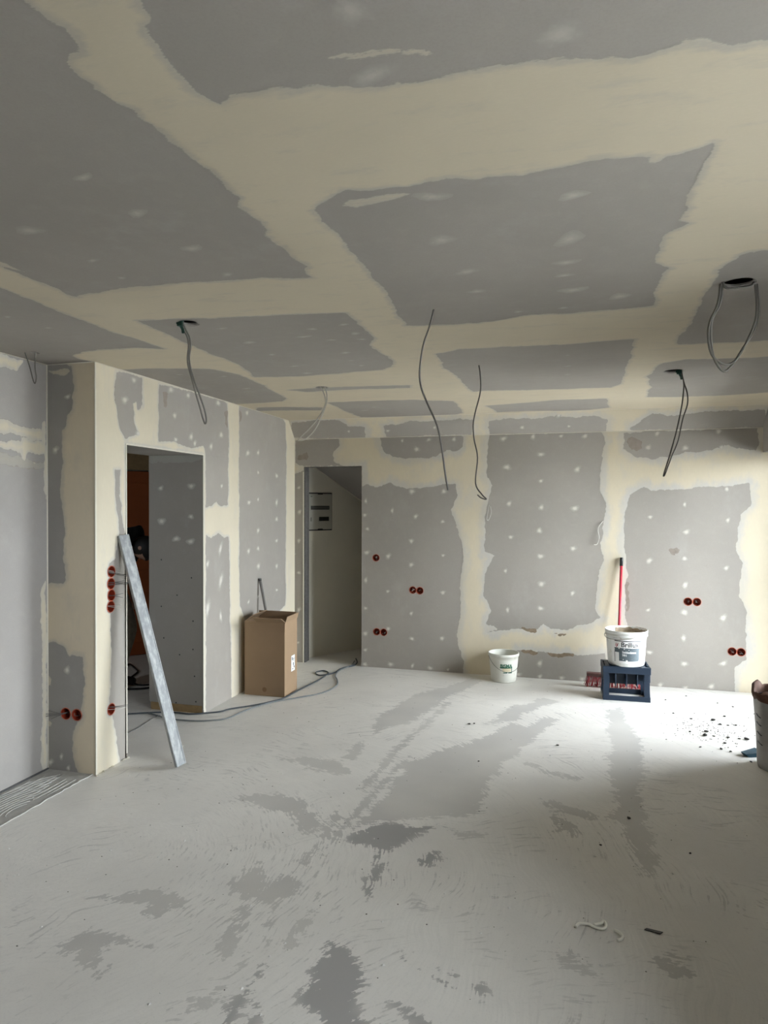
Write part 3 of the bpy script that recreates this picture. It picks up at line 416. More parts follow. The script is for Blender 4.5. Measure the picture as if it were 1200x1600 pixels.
def panel(name, plane, rect, parent, mat=None, holes=(), thick=0.0125, gap=0.0002):
    """one plasterboard with round cut-outs"""
    u0, u1, v0, v1 = rect; u0 += gap; u1 -= gap; v0 += gap; v1 -= gap
    pts = [Vector((u0, v0)), Vector((u1, v0)), Vector((u1, v1)), Vector((u0, v1))]; edges = [(0, 1), (1, 2), (2, 3), (3, 0)]
    hs = [h for h in holes if u0 < h[0] - h[2] and h[0] + h[2] < u1 and v0 < h[1] - h[2] and h[1] + h[2] < v1]
    for (a, b, r) in hs:
        k = len(pts)
        for i in range(20): pts.append(Vector((a + r * math.cos(2 * PI * i / 20), b + r * math.sin(2 * PI * i / 20)))); edges.append((k + i, k + (i + 1) % 20))
    if hs:
        vs, es, fs, *_ = delaunay_2d_cdt(pts, edges, [], 1, 1e-6)
        keep = []
        for fc in fs:
            c = sum((vs[i] for i in fc), Vector((0, 0))) / len(fc)
            if all((c - Vector((a, b))).length > r * 0.98 for a, b, r in hs): keep.append(list(fc))
    else: vs = pts; keep = [[0, 1, 2, 3]]
    n = len(vs); V = [plane(q[0], q[1], 0.0) for q in vs] + [plane(q[0], q[1], -thick) for q in vs]
    F = [tuple(fc) for fc in keep] + [tuple(i + n for i in reversed(fc)) for fc in keep]
    cnt = {}
    for fc in keep:
        for i in range(len(fc)):
            e = (fc[i], fc[(i + 1) % len(fc)]); cnt[e] = 1
    for (a, b) in list(cnt):
        if (b, a) not in cnt: F.append((b, a, a + n, b + n))
    me = bpy.data.meshes.new(name); me.from_pydata(V, [], F); me.update()
    return link_mesh(name, me, mat or M_BOARD, parent)

# filler dabs over the screws: four shared shapes, domed and feathered
def dab_mesh(seed, mat, cvs):
    rng = random.Random(seed); n = 14; vs = [(0, 0, 0.0012)]; fs = []; cov = [cvs[0]]
    ph = [rng.uniform(0, 6.28) for _ in range(3)]
    for ring, (rr, hh, cv) in enumerate(((0.22, 0.0011, cvs[1]), (0.55, 0.0008, cvs[2]), (1.0, 0.0003, cvs[3]))):
        for j in range(n):
            a = 2 * PI * j / n
            w = 1 + 0.20 * math.sin(2 * a + ph[0]) + 0.13 * math.sin(3 * a + ph[1]) + 0.08 * math.sin(5 * a + ph[2])
            r = rr * (1 + (w - 1) * rr); vs.append((r * math.cos(a), r * math.sin(a), hh)); cov.append(cv)
    for j in range(n):
        fs.append((0, 1 + j, 1 + (j + 1) % n))
        for k in range(2): fs.append((1 + k * n + j, 1 + (k + 1) * n + j, 1 + (k + 1) * n + (j + 1) % n, 1 + k * n + (j + 1) % n))
    me = bpy.data.meshes.new('filler_dab'); me.from_pydata(vs, [], fs); me.update(); me.materials.append(mat)
    at = me.attributes.new('cov', 'FLOAT', 'POINT'); at.data.foreach_set('value', cov)
    me.polygons.foreach_set('use_smooth', [True] * len(fs))
    return me
DABS = [dab_mesh(k, M_DAB, (1.35, 0.95, 0.42, -0.05)) for k in range(5)]
DABSC = [dab_mesh(k, M_DABC, (1.9, 0.75, 0.42, 0.02)) for k in range(5)]
def dabs(plane, pts, parent, size=0.03, seed=0, sx=1.0, sy=1.0, shapes=DABS):
    rng = random.Random(seed)
    o0 = Vector(plane(0, 0, 0)); eu = Vector(plane(1, 0, 0)) - o0; ev = Vector(plane(0, 1, 0)) - o0; ew = Vector(plane(0, 0, 1)) - o0
    for q in pts:
        s = size * rng.uniform(0.75, 1.25) * (1.0 if len(q) < 3 else 1.0)
        ax = s * sx * rng.uniform(0.8, 1.2); ay = s * sy * rng.uniform(0.8, 1.2)
        if len(q) > 2:
            k = q[2]; ax *= min(k, 1.8) if k < 3 else 1.0; ay *= k if k < 3 else 2.4
        o = bpy.data.objects.new('filler_dab', shapes[rng.randrange(5)]); COL.objects.link(o); o.parent = parent
        a = rng.uniform(-0.35, 0.35); c, s_ = math.cos(a), math.sin(a)
        X = (eu * c + ev * s_) * ax; Y = (-eu * s_ + ev * c) * ay; P = Vector(plane(q[0], q[1], 0.0002))
        if X.cross(Y).dot(ew) < 0: X = -X
        o.matrix_world = Matrix(((X.x, Y.x, ew.x, P.x), (X.y, Y.y, ew.y, P.y), (X.z, Y.z, ew.z, P.z), (0, 0, 0, 1)))

def struct(name, label, cat, mb, mat):
    return tag(mb.build(name, mat), label, cat, kind='structure')

# ================================================================== THE ROOM
SR = 0.036          # cut-out radius for a flush socket box
HOLES_BACK = [(a, b, SR) for a, b in DATA['sock_back']]
HOLES_LEFT = [(a, b, SR) for a, b in DATA['sock_left']]
HOLES_COL = [(a, b, SR) for a, b in DATA['sock_col']]
HL = DATA['holes']
HOLES_CEIL = [(*HL['h2'], 0.045), (*HL['h3'], 0.040), (*HL['h6'], 0.055), (*HL['h7'], 0.055), (*HL['h1'], 0.022)]

# ---- floor: one screed, finer where the photograph looks
fx0, fx1, fy0, fy1, fs_ = XR0 - 0.02, XR, 1.5, YB + 0.1, 0.02
nu = int((fx1 - fx0) / fs_) + 1; nv = int((fy1 - fy0) / fs_) + 1
GU, GV = np.meshgrid(np.linspace(fx0, fx1, nu), np.linspace(fy0, fy1, nv), indexing='ij')
sd = np.full(GU.shape, 0.3)
for poly in DATA['floor_bare']: sd = np.minimum(sd, poly_sdf(GU, GV, poly))
bare = np.clip(-sd, -0.3, 0.3); sk_ = np.full(GU.shape, 0.3)
for k in (1, 2, 3, 7, 8, 15, 17, 18, 19, 20, 21): sk_ = np.minimum(sk_, poly_sdf(GU, GV, DATA['floor_bare'][k]))
dark_ = (-sk_).ravel().tolist()
verts = np.stack([GU.ravel(), GV.ravel(), np.zeros(GU.size)], 1)
i0, j0 = np.meshgrid(np.arange(nu - 1), np.arange(nv - 1), indexing='ij'); k0 = (i0 * nv + j0).ravel()
faces = np.stack([k0, k0 + nv, k0 + nv + 1, k0 + 1], 1).tolist()
extra = [(fx0, fx1, YREAR, fy0), (-6.2, fx0, 2.4, 8.6), (fx0, 0.0, fy1, 9.4), (XR, XO, YREAR, fy1)]
vl = verts.tolist(); bl = bare.ravel().tolist()
for (a, b, c, d) in extra:
    k = len(vl); vl += [(a, c, 0), (b, c, 0), (b, d, 0), (a, d, 0)]; bl += [-0.3] * 4; dark_ += [-0.3] * 4; faces.append([k, k + 1, k + 2, k + 3])
me = bpy.data.meshes.new('floor'); me.from_pydata(vl, [], faces); me.update()
me.attributes.new('bare', 'FLOAT', 'POINT').data.foreach_set('value', bl)
me.attributes.new('dark', 'FLOAT', 'POINT').data.foreach_set('value', dark_)
floor = tag(link_mesh('floor', me, M_FLOOR), 'dusty light grey screed floor with darker scraped patches', 'floor', kind='structure')
slab = MB().box((-6.2, YREAR, -0.2), (XO, 9.4, -0.004)).build('floor_slab', M_CORE, floor)

# ---- ceiling
ceiling = struct('ceiling', 'grey plasterboard ceiling with cream filled joints', 'ceiling', MB().box((-3.4, YREAR - 0.1, H + 0.09), (XO, 6.75, H + 0.25)), M_DARKCORE)
CJ = [XR0 - 0.05, -2.05, -0.815, 0.40, XR + 0.02]
CY = [[YREAR, 0.9, 3.22, 4.5, 6.33], [YREAR, 0.5, 2.48, 4.95, 6.33], [YREAR, 1.53, 3.40, 5.53, 6.33], [YREAR, 2.1, 4.08, 6.1, 6.33]]
for c in range(4):
    ys = CY[c]
    for r in range(len(ys) - 1):
        panel('plasterboard', pl_ceil, (CJ[c], CJ[c + 1], ys[r], ys[r + 1]), ceiling, holes=HOLES_CEIL)
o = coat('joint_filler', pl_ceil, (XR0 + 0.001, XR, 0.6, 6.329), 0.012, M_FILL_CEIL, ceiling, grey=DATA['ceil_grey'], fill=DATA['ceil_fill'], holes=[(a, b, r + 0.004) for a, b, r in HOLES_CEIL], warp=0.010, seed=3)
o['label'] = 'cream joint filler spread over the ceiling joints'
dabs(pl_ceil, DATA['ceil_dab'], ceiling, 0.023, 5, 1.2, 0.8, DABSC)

# ---- back wall
bw = MB()
bw.box((XL - 0.2, YB + 0.062, 0), (BX0, YB + 0.11, 2.6)).box((BX1, YB + 0.062, 0), (XO, YB + 0.11, 2.6)).box((BX0, YB + 0.062, BZ), (BX1, YB + 0.11, 2.6))
wall_back = struct('wall_back', 'plasterboard back wall with filled joints and screw dabs', 'wall', bw, M_DARKCORE)
BJ = [XL, BX0, BX1, -0.835, 0.40, XO]
for rect in ((XL, BX0, 0, BZ), (XL, BX1, BZ, 2.304), (BX1, -0.835, 0, 1.95), (BX1, -0.835, 1.95, 2.304), (-0.835, 0.40, 0.35, 2.304), (-0.835, 0.40, 0, 0.35), (0.40, XO, 0, 1.93), (0.40, XO, 1.93, 2.304)):
    panel('plasterboard', pl_back, rect, wall_back, holes=HOLES_BACK)
o = coat('joint_filler', pl_back, (XL + 0.001, XO, 0.0, 2.304), 0.010, M_FILL_WALL, wall_back, grey=DATA['back_grey'], fill=DATA['back_fill'], voids=[(BX0, BX1, -1, BZ)], holes=[(a, b, r + 0.004) for a, b, r in HOLES_BACK], warp=0.011, seed=21)
o['label'] = 'cream and whitish joint filler on the back wall'
coat('torn_paper', pl_back, (XL, XR, 0, 2.3), 0.012, M_TEAR, wall_back, fill=DATA['back_tear'][:4], start=-1, warp=0.02, seed=40, lift=0.0016)
coat('brown_scuff', pl_back, (XL, XR, 0, 2.3), 0.012, M_SMUDGE, wall_back, fill=DATA['back_tear'][4:], start=-1, warp=0.025, seed=44, lift=0.0006)
dabs(pl_back, DATA['back_dab'], wall_back, 0.031, 7)
mb = MB()                                                      # jamb linings of the narrow opening
mb.box((BX0 - 0.001, YB + 0.001, 0), (BX0 + 0.012, YB + 0.11, BZ)).box((BX1 - 0.001, YB + 0.004, 0), (BX1 + 0.012, YB + 0.11, BZ)).box((BX0, YB + 0.004, BZ - 0.002), (BX1, YB + 0.11, BZ + 0.012))
mb.build('jamb_lining', simple('galvanised_stud', (0.10, 0.095, 0.09), 0.6, 0.1, var=0.6, scale=40), wall_back)
MB().box((BX0 - 0.012, YB - 0.004, 0.0), (BX0 + 0.0, YB + 0.02, BZ - 0.05)).build('edge_bead', M_BEAD, wall_back)

# ---- slanted strip between ceiling and back wall
ch = MB(); q = [pl_cham(a, b, c) for a in (XL - 0.1, XO) for b, c in ((-0.02, -0.02), (CHL + 0.02, -0.02), (CHL + 0.02, -0.05), (-0.02, -0.05))]
ch.add(q, [(0, 1, 2, 3), (7, 6, 5, 4), (0, 4, 5, 1), (1, 5, 6, 2), (2, 6, 7, 3), (3, 7, 4, 0)])
cham = struct('trim_1', 'slanted plasterboard strip between ceiling and back wall', 'trim', ch, M_DARKCORE)
for a, b in ((XL, -1.86), (-1.86, -0.80), (-0.80, 0.42), (0.42, XR + 0.05)):
    panel('plasterboard', pl_cham, (a, b, 0, CHL), cham)
coat('joint_filler', pl_cham, (XL, XR + 0.03, 0.0, CHL), 0.010, M_FILL_WALL, cham, grey=DATA['cham_grey'], warp=0.012, seed=31)
dabs(pl_cham, DATA['cham_dab'], cham, 0.024, 9)
for v_ in (0.0, CHL):
    P = [Vector(pl_cham(a, v_, 0.001)) for a in np.linspace(XL, XR, 12)]
    MB().tube(P, 0.0035, 6).build('caulk_bead', M_BEAD, cham)

# ---- left wall with the wide opening
lw = MB()
lw.box((XL - 0.45, YC + 0.09, 0), (XL - 0.10, DY0 - 0.013, 2.6)).box((XL - 0.45, DY1 + 0.02, 0), (XL - 0.10, YB + 0.05, 2.6)).box((XL - 0.45, DY0 - 0.013, DZ + 0.02), (XL - 0.10, DY1 + 0.02, 2.6))
wall_left = struct('wall_left', 'plasterboard left wall around the wide opening', 'wall', lw, M_DARKCORE)
for rect in ((YC, DY0, 0.0, DZ), (YC, 4.0, DZ, H), (4.0, 5.17, DZ, H), (DY1, 5.17, 0.0, 1.51), (DY1, 5.17, 1.51, DZ), (5.17, YB, 0.0, H)):
    panel('plasterboard', pl_left, rect, wall_left, holes=HOLES_LEFT)
o = coat('joint_filler', pl_left, (YC + 0.0005, YB, 0.0, H), 0.010, M_FILL_SIDE, wall_left, grey=DATA['left_grey'], fill=DATA['left_fill'], voids=[(DY0, DY1, -1, DZ)], holes=[(a, b, r + 0.003) for a, b, r in HOLES_LEFT], warp=0.008, seed=51)
o['label'] = 'cream joint filler bands on the left wall'
coat('brown_scuff', pl_left, (YC, YB, 0, H), 0.012, M_SMUDGE, wall_left, fill=DATA['left_tear'], start=-1, warp=0.02, seed=60, lift=0.0014)
dabs(pl_left, DATA['left_dab'], wall_left, 0.030, 11, 1.3, 1.0)
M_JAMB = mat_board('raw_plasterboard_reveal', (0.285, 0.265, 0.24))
panel('reveal_board', pl_jamb, (XL - 0.484, XL, 0.06, DZ), wall_left, M_JAMB, thick=0.0125)
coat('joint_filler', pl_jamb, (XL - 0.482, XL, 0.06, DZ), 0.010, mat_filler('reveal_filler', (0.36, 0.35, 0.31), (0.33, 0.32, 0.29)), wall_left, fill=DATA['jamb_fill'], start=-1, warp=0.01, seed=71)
dabs(pl_jamb, DATA['jamb_dab'], wall_left, 0.026, 13)
M_SCREW = simple('black_screw', (0.02, 0.02, 0.02), 0.5, 0.3)
scr = MB().lathe([(0.0, 0.0016), (0.005, 0.0012), (0.006, 0.0)], 8); scr_me = None
for a, b in DATA['jamb_screw']:
    if scr_me is None: so = scr.build('screw', M_SCREW, wall_left); scr_me = so.data
    else: so = link_mesh('screw', scr_me, None, wall_left)
    so.location = pl_jamb(a, b, 0.0); so.rotation_euler = (PI / 2, 0, 0)
MB().box((XL - 0.484, DY0, DZ), (XL, DY1, DZ + 0.0125)).build('reveal_board', M_JAMB, wall_left)
MB().box((XL - 0.484, DY0 - 0.0125, 0), (XL - 0.0, DY0 - 0.0004, DZ)).build('reveal_board', M_JAMB, wall_left)
M_TIMBER = simple('rough_timber', (0.30, 0.205, 0.10), 0.8, var=0.35, scale=26)
MB().box((XL - 0.47, DY1 + 0.001, 0.0), (XL - 0.016, DY1 + 0.05, 0.058)).build('sole_plate', M_TIMBER, wall_left, 'brown timber sole plate under the reveal board')
for (a, b) in (((XL + 0.001, DY0 + 0.001, 0.03), (XL + 0.001, DY0 + 0.001, DZ)), ((XL + 0.001, DY1 - 0.001, 0.03), (XL + 0.001, DY1 - 0.001, DZ)), ((XL + 0.001, DY0, DZ - 0.001), (XL + 0.001, DY1, DZ - 0.001)), ((XL + 0.001, YC - 0.001, 0), (XL + 0.001, YC - 0.001, H))):
    MB().bar(a, b, 0.010, 0.006, (1, 0, 0)).build('corner_bead', M_BEAD, wall_left)
MB().tube([(XL + 0.001, YC, H - 0.001), (XL + 0.001, 6.33, H - 0.001)], 0.004, 6).build('caulk_bead', M_BEAD, wall_left)
rng = random.Random(4)                                           # plaster crumbs at the pier's foot
mb = MB()
for k in range(26):
    y_ = rng.uniform(YC - 0.02, DY0 + 0.02); r_ = rng.uniform(0.004, 0.012)
    mb.add([Vector((XL + rng.uniform(0, 0.02) + r_ * c[0], y_ + r_ * c[1], r_ * 0.5 + r_ * 0.7 * c[2])) for c in ((1, 0, 0), (0, 1, 0), (-1, 0, 0), (0, -1, 0), (0, 0, 1), (0, 0, -0.6))], [(0,1,4),(1,2,4),(2,3,4),(3,0,4),(1,0,5),(2,1,5),(3,2,5),(0,3,5)])
tag(mb.build('plaster_crumbs', M_BEAD, wall_left), kind='stuff')

# ---- end face of the pier, and the recessed wall beside it
cw = MB().box((XR0 - 0.02, YC + 0.07, 0), (XL - 0.014, YC + 0.09, 2.6))
wall_pier = struct('wall_pier', 'shaded end face of the plasterboard pier with patchy filler', 'wall', cw, M_DARKCORE)
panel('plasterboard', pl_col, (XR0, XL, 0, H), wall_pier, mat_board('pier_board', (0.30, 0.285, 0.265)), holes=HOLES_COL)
coat('joint_filler', pl_col, (XR0, XL, 0, H), 0.008, M_FILL_COL, wall_pier, grey=DATA['col_grey'], fill=DATA['col_fill'], holes=[(a, b, r + 0.003) for a, b, r in HOLES_COL], warp=0.010, seed=81)
dabs(pl_col, DATA['col_dab'], wall_pier, 0.022, 15)
MB().tube([(XR0 + 0.001, YC - 0.001, 0), (XR0 + 0.001, YC - 0.001, H)], 0.005, 6).build('caulk_bead', M_BEAD, wall_pier)
MB().tube([(XR0, YC - 0.001, H - 0.001), (XL, YC - 0.001, H - 0.001)], 0.004, 6).build('caulk_bead', M_BEAD, wall_pier)
rw = MB().box((XR0 - 0.2, YREAR - 0.1, 0), (XR0 - 0.014, YC + 0.09, 2.6))
wall_recess = struct('wall_recess', 'smooth light grey plasterboard wall at the left edge', 'wall', rw, M_DARKCORE)
M_RECESS = mat_board('skimmed_board', (0.39, 0.37, 0.35))
for rect in ((YREAR, 0.9, 0, H), (0.9, 2.15, 0, H), (2.15, YC, 0, 1.93), (2.15, YC, 1.93, H)):
    panel('plasterboard', pl_recess, rect, wall_recess, M_RECESS)
coat('joint_filler', pl_recess, (2.0, YC, 0, H), 0.010, M_FILL_SIDE, wall_recess, fill=DATA['recess_fill'], start=-1, warp=0.012, seed=91)
coat('thin_filler', pl_recess, (2.0, YC, 0, H), 0.010, mat_filler('thin_filler', (0.45, 0.42, 0.36), (0.42, 0.40, 0.36)), wall_recess, fill=DATA['recess_thin'], start=-1, warp=0.016, seed=95, lift=0.0006)
MB().tube([(XR0 + 0.001, 1.0, H - 0.001), (XR0 + 0.001, YC, H - 0.001)], 0.004, 6).build('caulk_bead', M_BEAD, wall_recess)
MB().box((XR0 - 0.012, 1.0, 0.001), (XR0 + 0.006, YC, 0.012)).build('edge_gap', simple('edge_strip', (0.09, 0.09, 0.09), 0.9), wall_recess)

# ---- right wall with the terrace door and an added window, and the wall behind the camera
r_ = MB()
r_.box((XR, YREAR, 0), (XO, WB[0], 2.6)).box((XR, WB[1], 0), (XO, WA[0], 2.6))
r_.box((XR, WB[0], 0), (XO, WB[1], WB[2]))
r_.box((XR, WA[0], WA[3]), (XO, YB + 0.11, 2.6)).box((XR, WB[0], WB[3]), (XO, WB[1], 2.6))
wall_right = struct('wall_right', 'plastered right wall with openings for the terrace door and an added window', 'wall', r_, simple('right_wall_plaster', (0.34, 0.32, 0.30), 0.85, var=0.08, scale=3))
struct('wall_rear', 'plain plastered wall behind the viewer', 'wall', MB().box((-3.3, YREAR - 0.2, 0), (XO, YREAR, 2.6)), simple('rear_wall_board', (0.32, 0.30, 0.28), 0.85, var=0.08, scale=3))
M_FRAME = simple('white_window_frame', (0.75, 0.75, 0.74), 0.4, var=0.03)
def mat_glass():
    m, nt, b = new_mat('window_glass')
    out = nt.nodes['Material Output']; tr = nt.nodes.new('ShaderNodeBsdfTransparent'); gl = nt.nodes.new('ShaderNodeBsdfGlossy'); mx = nt.nodes.new('ShaderNodeMixShader')
    tr.inputs[0].default_value = (0.96, 0.98, 0.97, 1); gl.inputs['Roughness'].default_value = 0.02
    fr = nt.nodes.new('ShaderNodeFresnel'); fr.inputs[0].default_value = 1.45
    nt.links.new(fr.outputs[0], mx.inputs[0]); nt.links.new(tr.outputs[0], mx.inputs[1]); nt.links.new(gl.outputs[0], mx.inputs[2]); nt.links.new(mx.outputs[0], out.inputs[0])
    return m
M_GLASS = mat_glass()
for n_, (y0, y1, z0, z1) in (('window_1', WA), ('added_window_2', WB)):
    w = tag(empty(n_, (XO - 0.10, (y0 + y1) / 2, 0)), 'white framed glazed terrace door in the right wall' if n_ == 'window_1' else 'unseen white framed window with a sill, added to light the foreground', 'window', kind='structure')
    mb = MB(); hw = (y1 - y0) / 2; t = 0.06; zb = z0 + t
    mb.box((-0.04, -hw, z0), (0.04, -hw + t, z1)).box((-0.04, hw - t, z0), (0.04, hw, z1)).box((-0.04, -hw + t, z0), (0.04, hw - t, zb)).box((-0.04, -hw + t, z1 - t), (0.04, hw - t, z1)).box((-0.04, -0.04, zb), (0.04, 0.04, z1 - t))
    mb.build('window_frame', M_FRAME, w)
    for s in (-1, 1):
        a, b = (0.04, hw - t) if s > 0 else (-hw + t, -0.04)
        MB().box((-0.004, a, zb), (0.004, b, z1 - t)).build('pane', M_GLASS, w)
# ---- outdoors: unseen pale ground, added to throw light back onto the ceiling
tag(MB().box((XO, -40, -0.35), (60, 60, -0.15)).build('ground', simple('pale_bounce_ground', (0.74, 0.72, 0.69), 0.9, var=0.2, scale=3)), 'unseen pale ground added to bounce daylight indoors', 'ground', kind='structure')

tag(MB().box((XO, YREAR, 2.42), (XO + 0.85, 3.4, 2.60)).box((XO, 3.4, 2.42), (XO + 1.0, 9.0, 2.60)).build('added_overhang', M_WHITEWALL), 'unseen overhang added to shade the floor by the windows', 'added_overhang', kind='structure')  # unseen overhang, added to hold steep skylight off the floor
# ---- corridor behind the wide opening
cor = MB()
cor.box((-6.2, 2.4, 0), (-6.1, 8.6, 2.6)).box((-6.2, 2.4, 0), (WC[0], 2.5, 2.6)).box((WC[1], 2.4, 0), (XR0 - 0.2, 2.5, 2.6)).box((WC[0], 2.4, 0), (WC[1], 2.5, WC[2])).box((WC[0], 2.4, WC[3]), (WC[1], 2.5, 2.6)).box((-6.2, 8.5, 0), (XL - 0.4, 8.6, 2.6))
wall_corridor = struct('wall_corridor', 'dark corridor walls seen through the wide opening', 'wall', cor, simple('corridor_wall', (0.60, 0.56, 0.48), 0.9, var=0.1, scale=3))
MB().box((-6.2, 2.4, 2.55), (XL - 0.45, 8.6, 2.65)).build('corridor_ceiling', M_CORE, wall_corridor)
MB().box((XL - 0.47, YB + 0.05, 0), (XL - 0.40, 8.6, 2.6)).build('corridor_partition', M_CORE, wall_corridor)
MB().box((XL - 0.484, DY1 + 0.013, 0.0), (XL - 0.452, YB + 0.06, 2.55)).build('corridor_partition', M_CORE, wall_corridor)
w3 = tag(empty('added_window_3', ((WC[0] + WC[1]) / 2, 2.45, WC[2])), 'small unseen white framed window, added to light the corridor', 'window', kind='structure')  # added so the red-brown door and the person get some light
MB().box((-0.225, -0.03, 0), (-0.195, 0.03, 0.45)).box((0.195, -0.03, 0), (0.225, 0.03, 0.45)).box((-0.195, -0.03, 0), (0.195, 0.03, 0.03)).box((-0.195, -0.03, 0.42), (0.195, 0.03, 0.45)).build('window_frame', M_FRAME, w3)
MB().box((-0.195, -0.003, 0.03), (0.195, 0.003, 0.42)).build('pane', M_GLASS, w3)
# red-brown door standing at an angle, timber header over it
d_loc = (-4.46, 6.33, 0)
door = empty('door_1', d_loc, PI / 4); tag(door, 'dark red-brown wooden door in the corridor', 'door', kind='structure')
M_RED = simple('red_brown_door', (0.30, 0.075, 0.018), 0.6, var=0.2, scale=5)
bevel(MB().box((-0.62, 0, 0.006), (0.26, 0.042, 1.985)).build('door_leaf', M_RED, door), 0.003)
for (a, b) in ((0.14, 0.92), (1.06, 1.86)):
    bevel(MB().box((-0.50, -0.006, a), (0.14, 0.001, b)).build('door_panel', M_RED, door), 0.004)
hd = MB().lathe([(0.0, 0.0), (0.025, 0.0), (0.025, 0.008), (0.009, 0.010), (0.009, 0.045)], 12).build('door_handle', simple('dull_brass', (0.35, 0.27, 0.12), 0.35, 0.9), door)
hd.location = (0.19, 0.0, 1.02); hd.rotation_euler = (PI / 2, 0, 0)
hdr = empty('timber_header', (d_loc[0], d_loc[1], 0), PI / 4, 'raw timber board spanning above the red-brown door', 'beam')
bevel(MB().box((-0.72, -0.005, 2.0), (0.31, 0.08, 2.18)).build('board', M_TIMBER, hdr), 0.004)
MB().box((0.265, -0.01, 0.0), (0.32, 0.08, 2.0)).build('post', M_TIMBER, hdr)
MB().box((-0.72, -0.01, 0.0), (-0.63, 0.08, 2.0)).build('post', M_TIMBER, hdr)
dw = MB().box((-2.2, 0.085, 0), (1.6, 0.15, 2.6)); o = dw.build('corridor_partition', M_CORE, wall_corridor); o.location = d_loc; o.rotation_euler = (0, 0, PI / 4)

# ---- little room under the stairs behind the narrow opening
nC_ = Vector((0.836, -0.5484, 0)); tC = Vector((0.5484, 0.836, 0)); P0 = Vector((-2.661, 6.699, 0))
ang = math.atan2(tC.y, tC.x)
wc = MB().box((-0.4, 0.0, 0), (3.2, 0.10, 2.7))
wall_closet = struct('wall_closet', 'bare plaster wall of the dark understairs room', 'wall', wc, M_CLOSET)
wall_closet.location = P0; wall_closet.rotation_euler = (0, 0, ang)
cl = MB().box((-1.55, YB + 0.11, 0), (-1.45, 9.4, 2.7)).box((-3.2, 9.3, 0), (-1.45, 9.4, 2.7)).box((-3.2, YB + 0.05, 2.6), (-1.45, 9.4, 2.7))
struct('wall_understairs', 'shadowed side walls of the understairs room', 'wall', cl, M_CLOSET)
A_ = Vector((-2.589, 6.809, 1.999)); B_ = Vector((-2.261, 7.309, 1.672)); dAB = (B_ - A_)
A2 = A_ - dAB * 0.3; B2 = B_ + dAB * 1.6; wdt = Vector((0.72, 0, 0)); upv = Vector((0, 0, 0.16))
ss = MB().add([A2, B2, B2 + wdt, A2 + wdt, A2 + upv, B2 + upv, B2 + wdt + upv, A2 + wdt + upv], [(0,3,2,1),(4,5,6,7),(0,1,5,4),(1,2,6,5),(2,3,7,6),(3,0,4,7)])
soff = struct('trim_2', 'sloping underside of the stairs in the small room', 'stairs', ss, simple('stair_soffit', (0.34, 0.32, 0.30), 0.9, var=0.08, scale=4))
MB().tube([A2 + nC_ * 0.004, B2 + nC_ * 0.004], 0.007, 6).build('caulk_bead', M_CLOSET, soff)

# ---- rough mortar strip along the recessed wall
strip = MB()
sx0, sx1, sy0, sy1 = XR0 + 0.008, -2.765, 1.6, YC - 0.002
strip.box((sx0, sy0, 0.0005), (sx1, sy1, 0.004))
so = strip.build('mortar_strip', simple('rough_mortar', (0.40, 0.39, 0.365), 0.9, var=0.3, scale=22, bump_s=0.5), floor, 'rough combed mortar strip beside the recessed wall')
mb = MB(); rng = random.Random(8); M_RIDGE = simple('mortar_ridge', (0.50, 0.49, 0.465), 0.85, var=0.35, scale=30)
for k in range(11):                                              # combed arcs left by a notched trowel
    r0 = 0.05 + 0.026 * k; pts = []
    for t in np.linspace(2.1, 4.5, 14):
        x = -2.80 + r0 * math.cos(t) * 0.9; y = 2.93 + 0.35 * (k % 2) * 0 + r0 * math.sin(t) * 1.7
        if sx0 + 0.012 < x < sx1 - 0.008 and sy0 < y < sy1 - 0.02: pts.append((x, y + rng.uniform(-.004, .004), 0.0045))
    if len(pts) > 3: mb.tube(pts, 0.0028, 5)
for k in range(9):
    x = sx0 + 0.03 + k * 0.03; y = rng.uniform(3.0, 3.15); mb.tube([(x, y, 0.0045), (x + 0.006, y + 0.12, 0.005), (x + 0.002, y + rng.uniform(0.18, 0.26), 0.0045)], 0.003, 5)
tag(mb.build('combed_ridges', M_RIDGE, floor), kind='stuff')
mb = MB(); pts = []
for t in np.linspace(sy0, sy1 + 0.06, 60): pts.append((sx1 + 0.006 + rng.uniform(-.006, .006), t, 0.003 + rng.uniform(0, .004)))
mb.tube(pts, 0.004, 5); mb.build('mortar_ridge', M_RIDGE, floor)
pts = [(a, b, 0.0005) for a, b in DATA['joint']]
mb = MB()
mb.tube(spline(pts, 4), 0.004, 5); mb.build('floor_joint', simple('dark_joint', (0.16, 0.155, 0.15), 0.9), floor)  # dark grey line laid along the floor joint
# ================================================================== SOCKET BOXES
M_ORANGE = simple('orange_socket_plastic', (0.24, 0.030, 0.012), 0.45, var=0.15, scale=30)
M_RIM = simple('orange_socket_rim', (0.45, 0.11, 0.06), 0.5, var=0.15, scale=30)
M_WIRE = simple('grey_wire', (0.13, 0.125, 0.12), 0.5, var=0.2)
M_WIREW = simple('pale_wire', (0.52, 0.50, 0.46), 0.5, var=0.15)
cup = MB().lathe([(0.0, -0.046), (0.030, -0.046), (0.0325, -0.040), (0.0335, 0.0)], 20)
rim = MB().lathe([(0.0335, 0.0), (0.0335, 0.0022), (0.0365, 0.0024), (0.0375, 0.0008), (0.0375, 0.0)], 20)
tow = MB().box((-0.006, 0.026, -0.046), (0.006, 0.034, -0.012)).box((-0.006, -0.034, -0.046), (0.006, -0.026, -0.012)).box((-0.03, -0.003, -0.046), (0.03, 0.003, -0.040))
cup_me = rim_me = tow_me = None
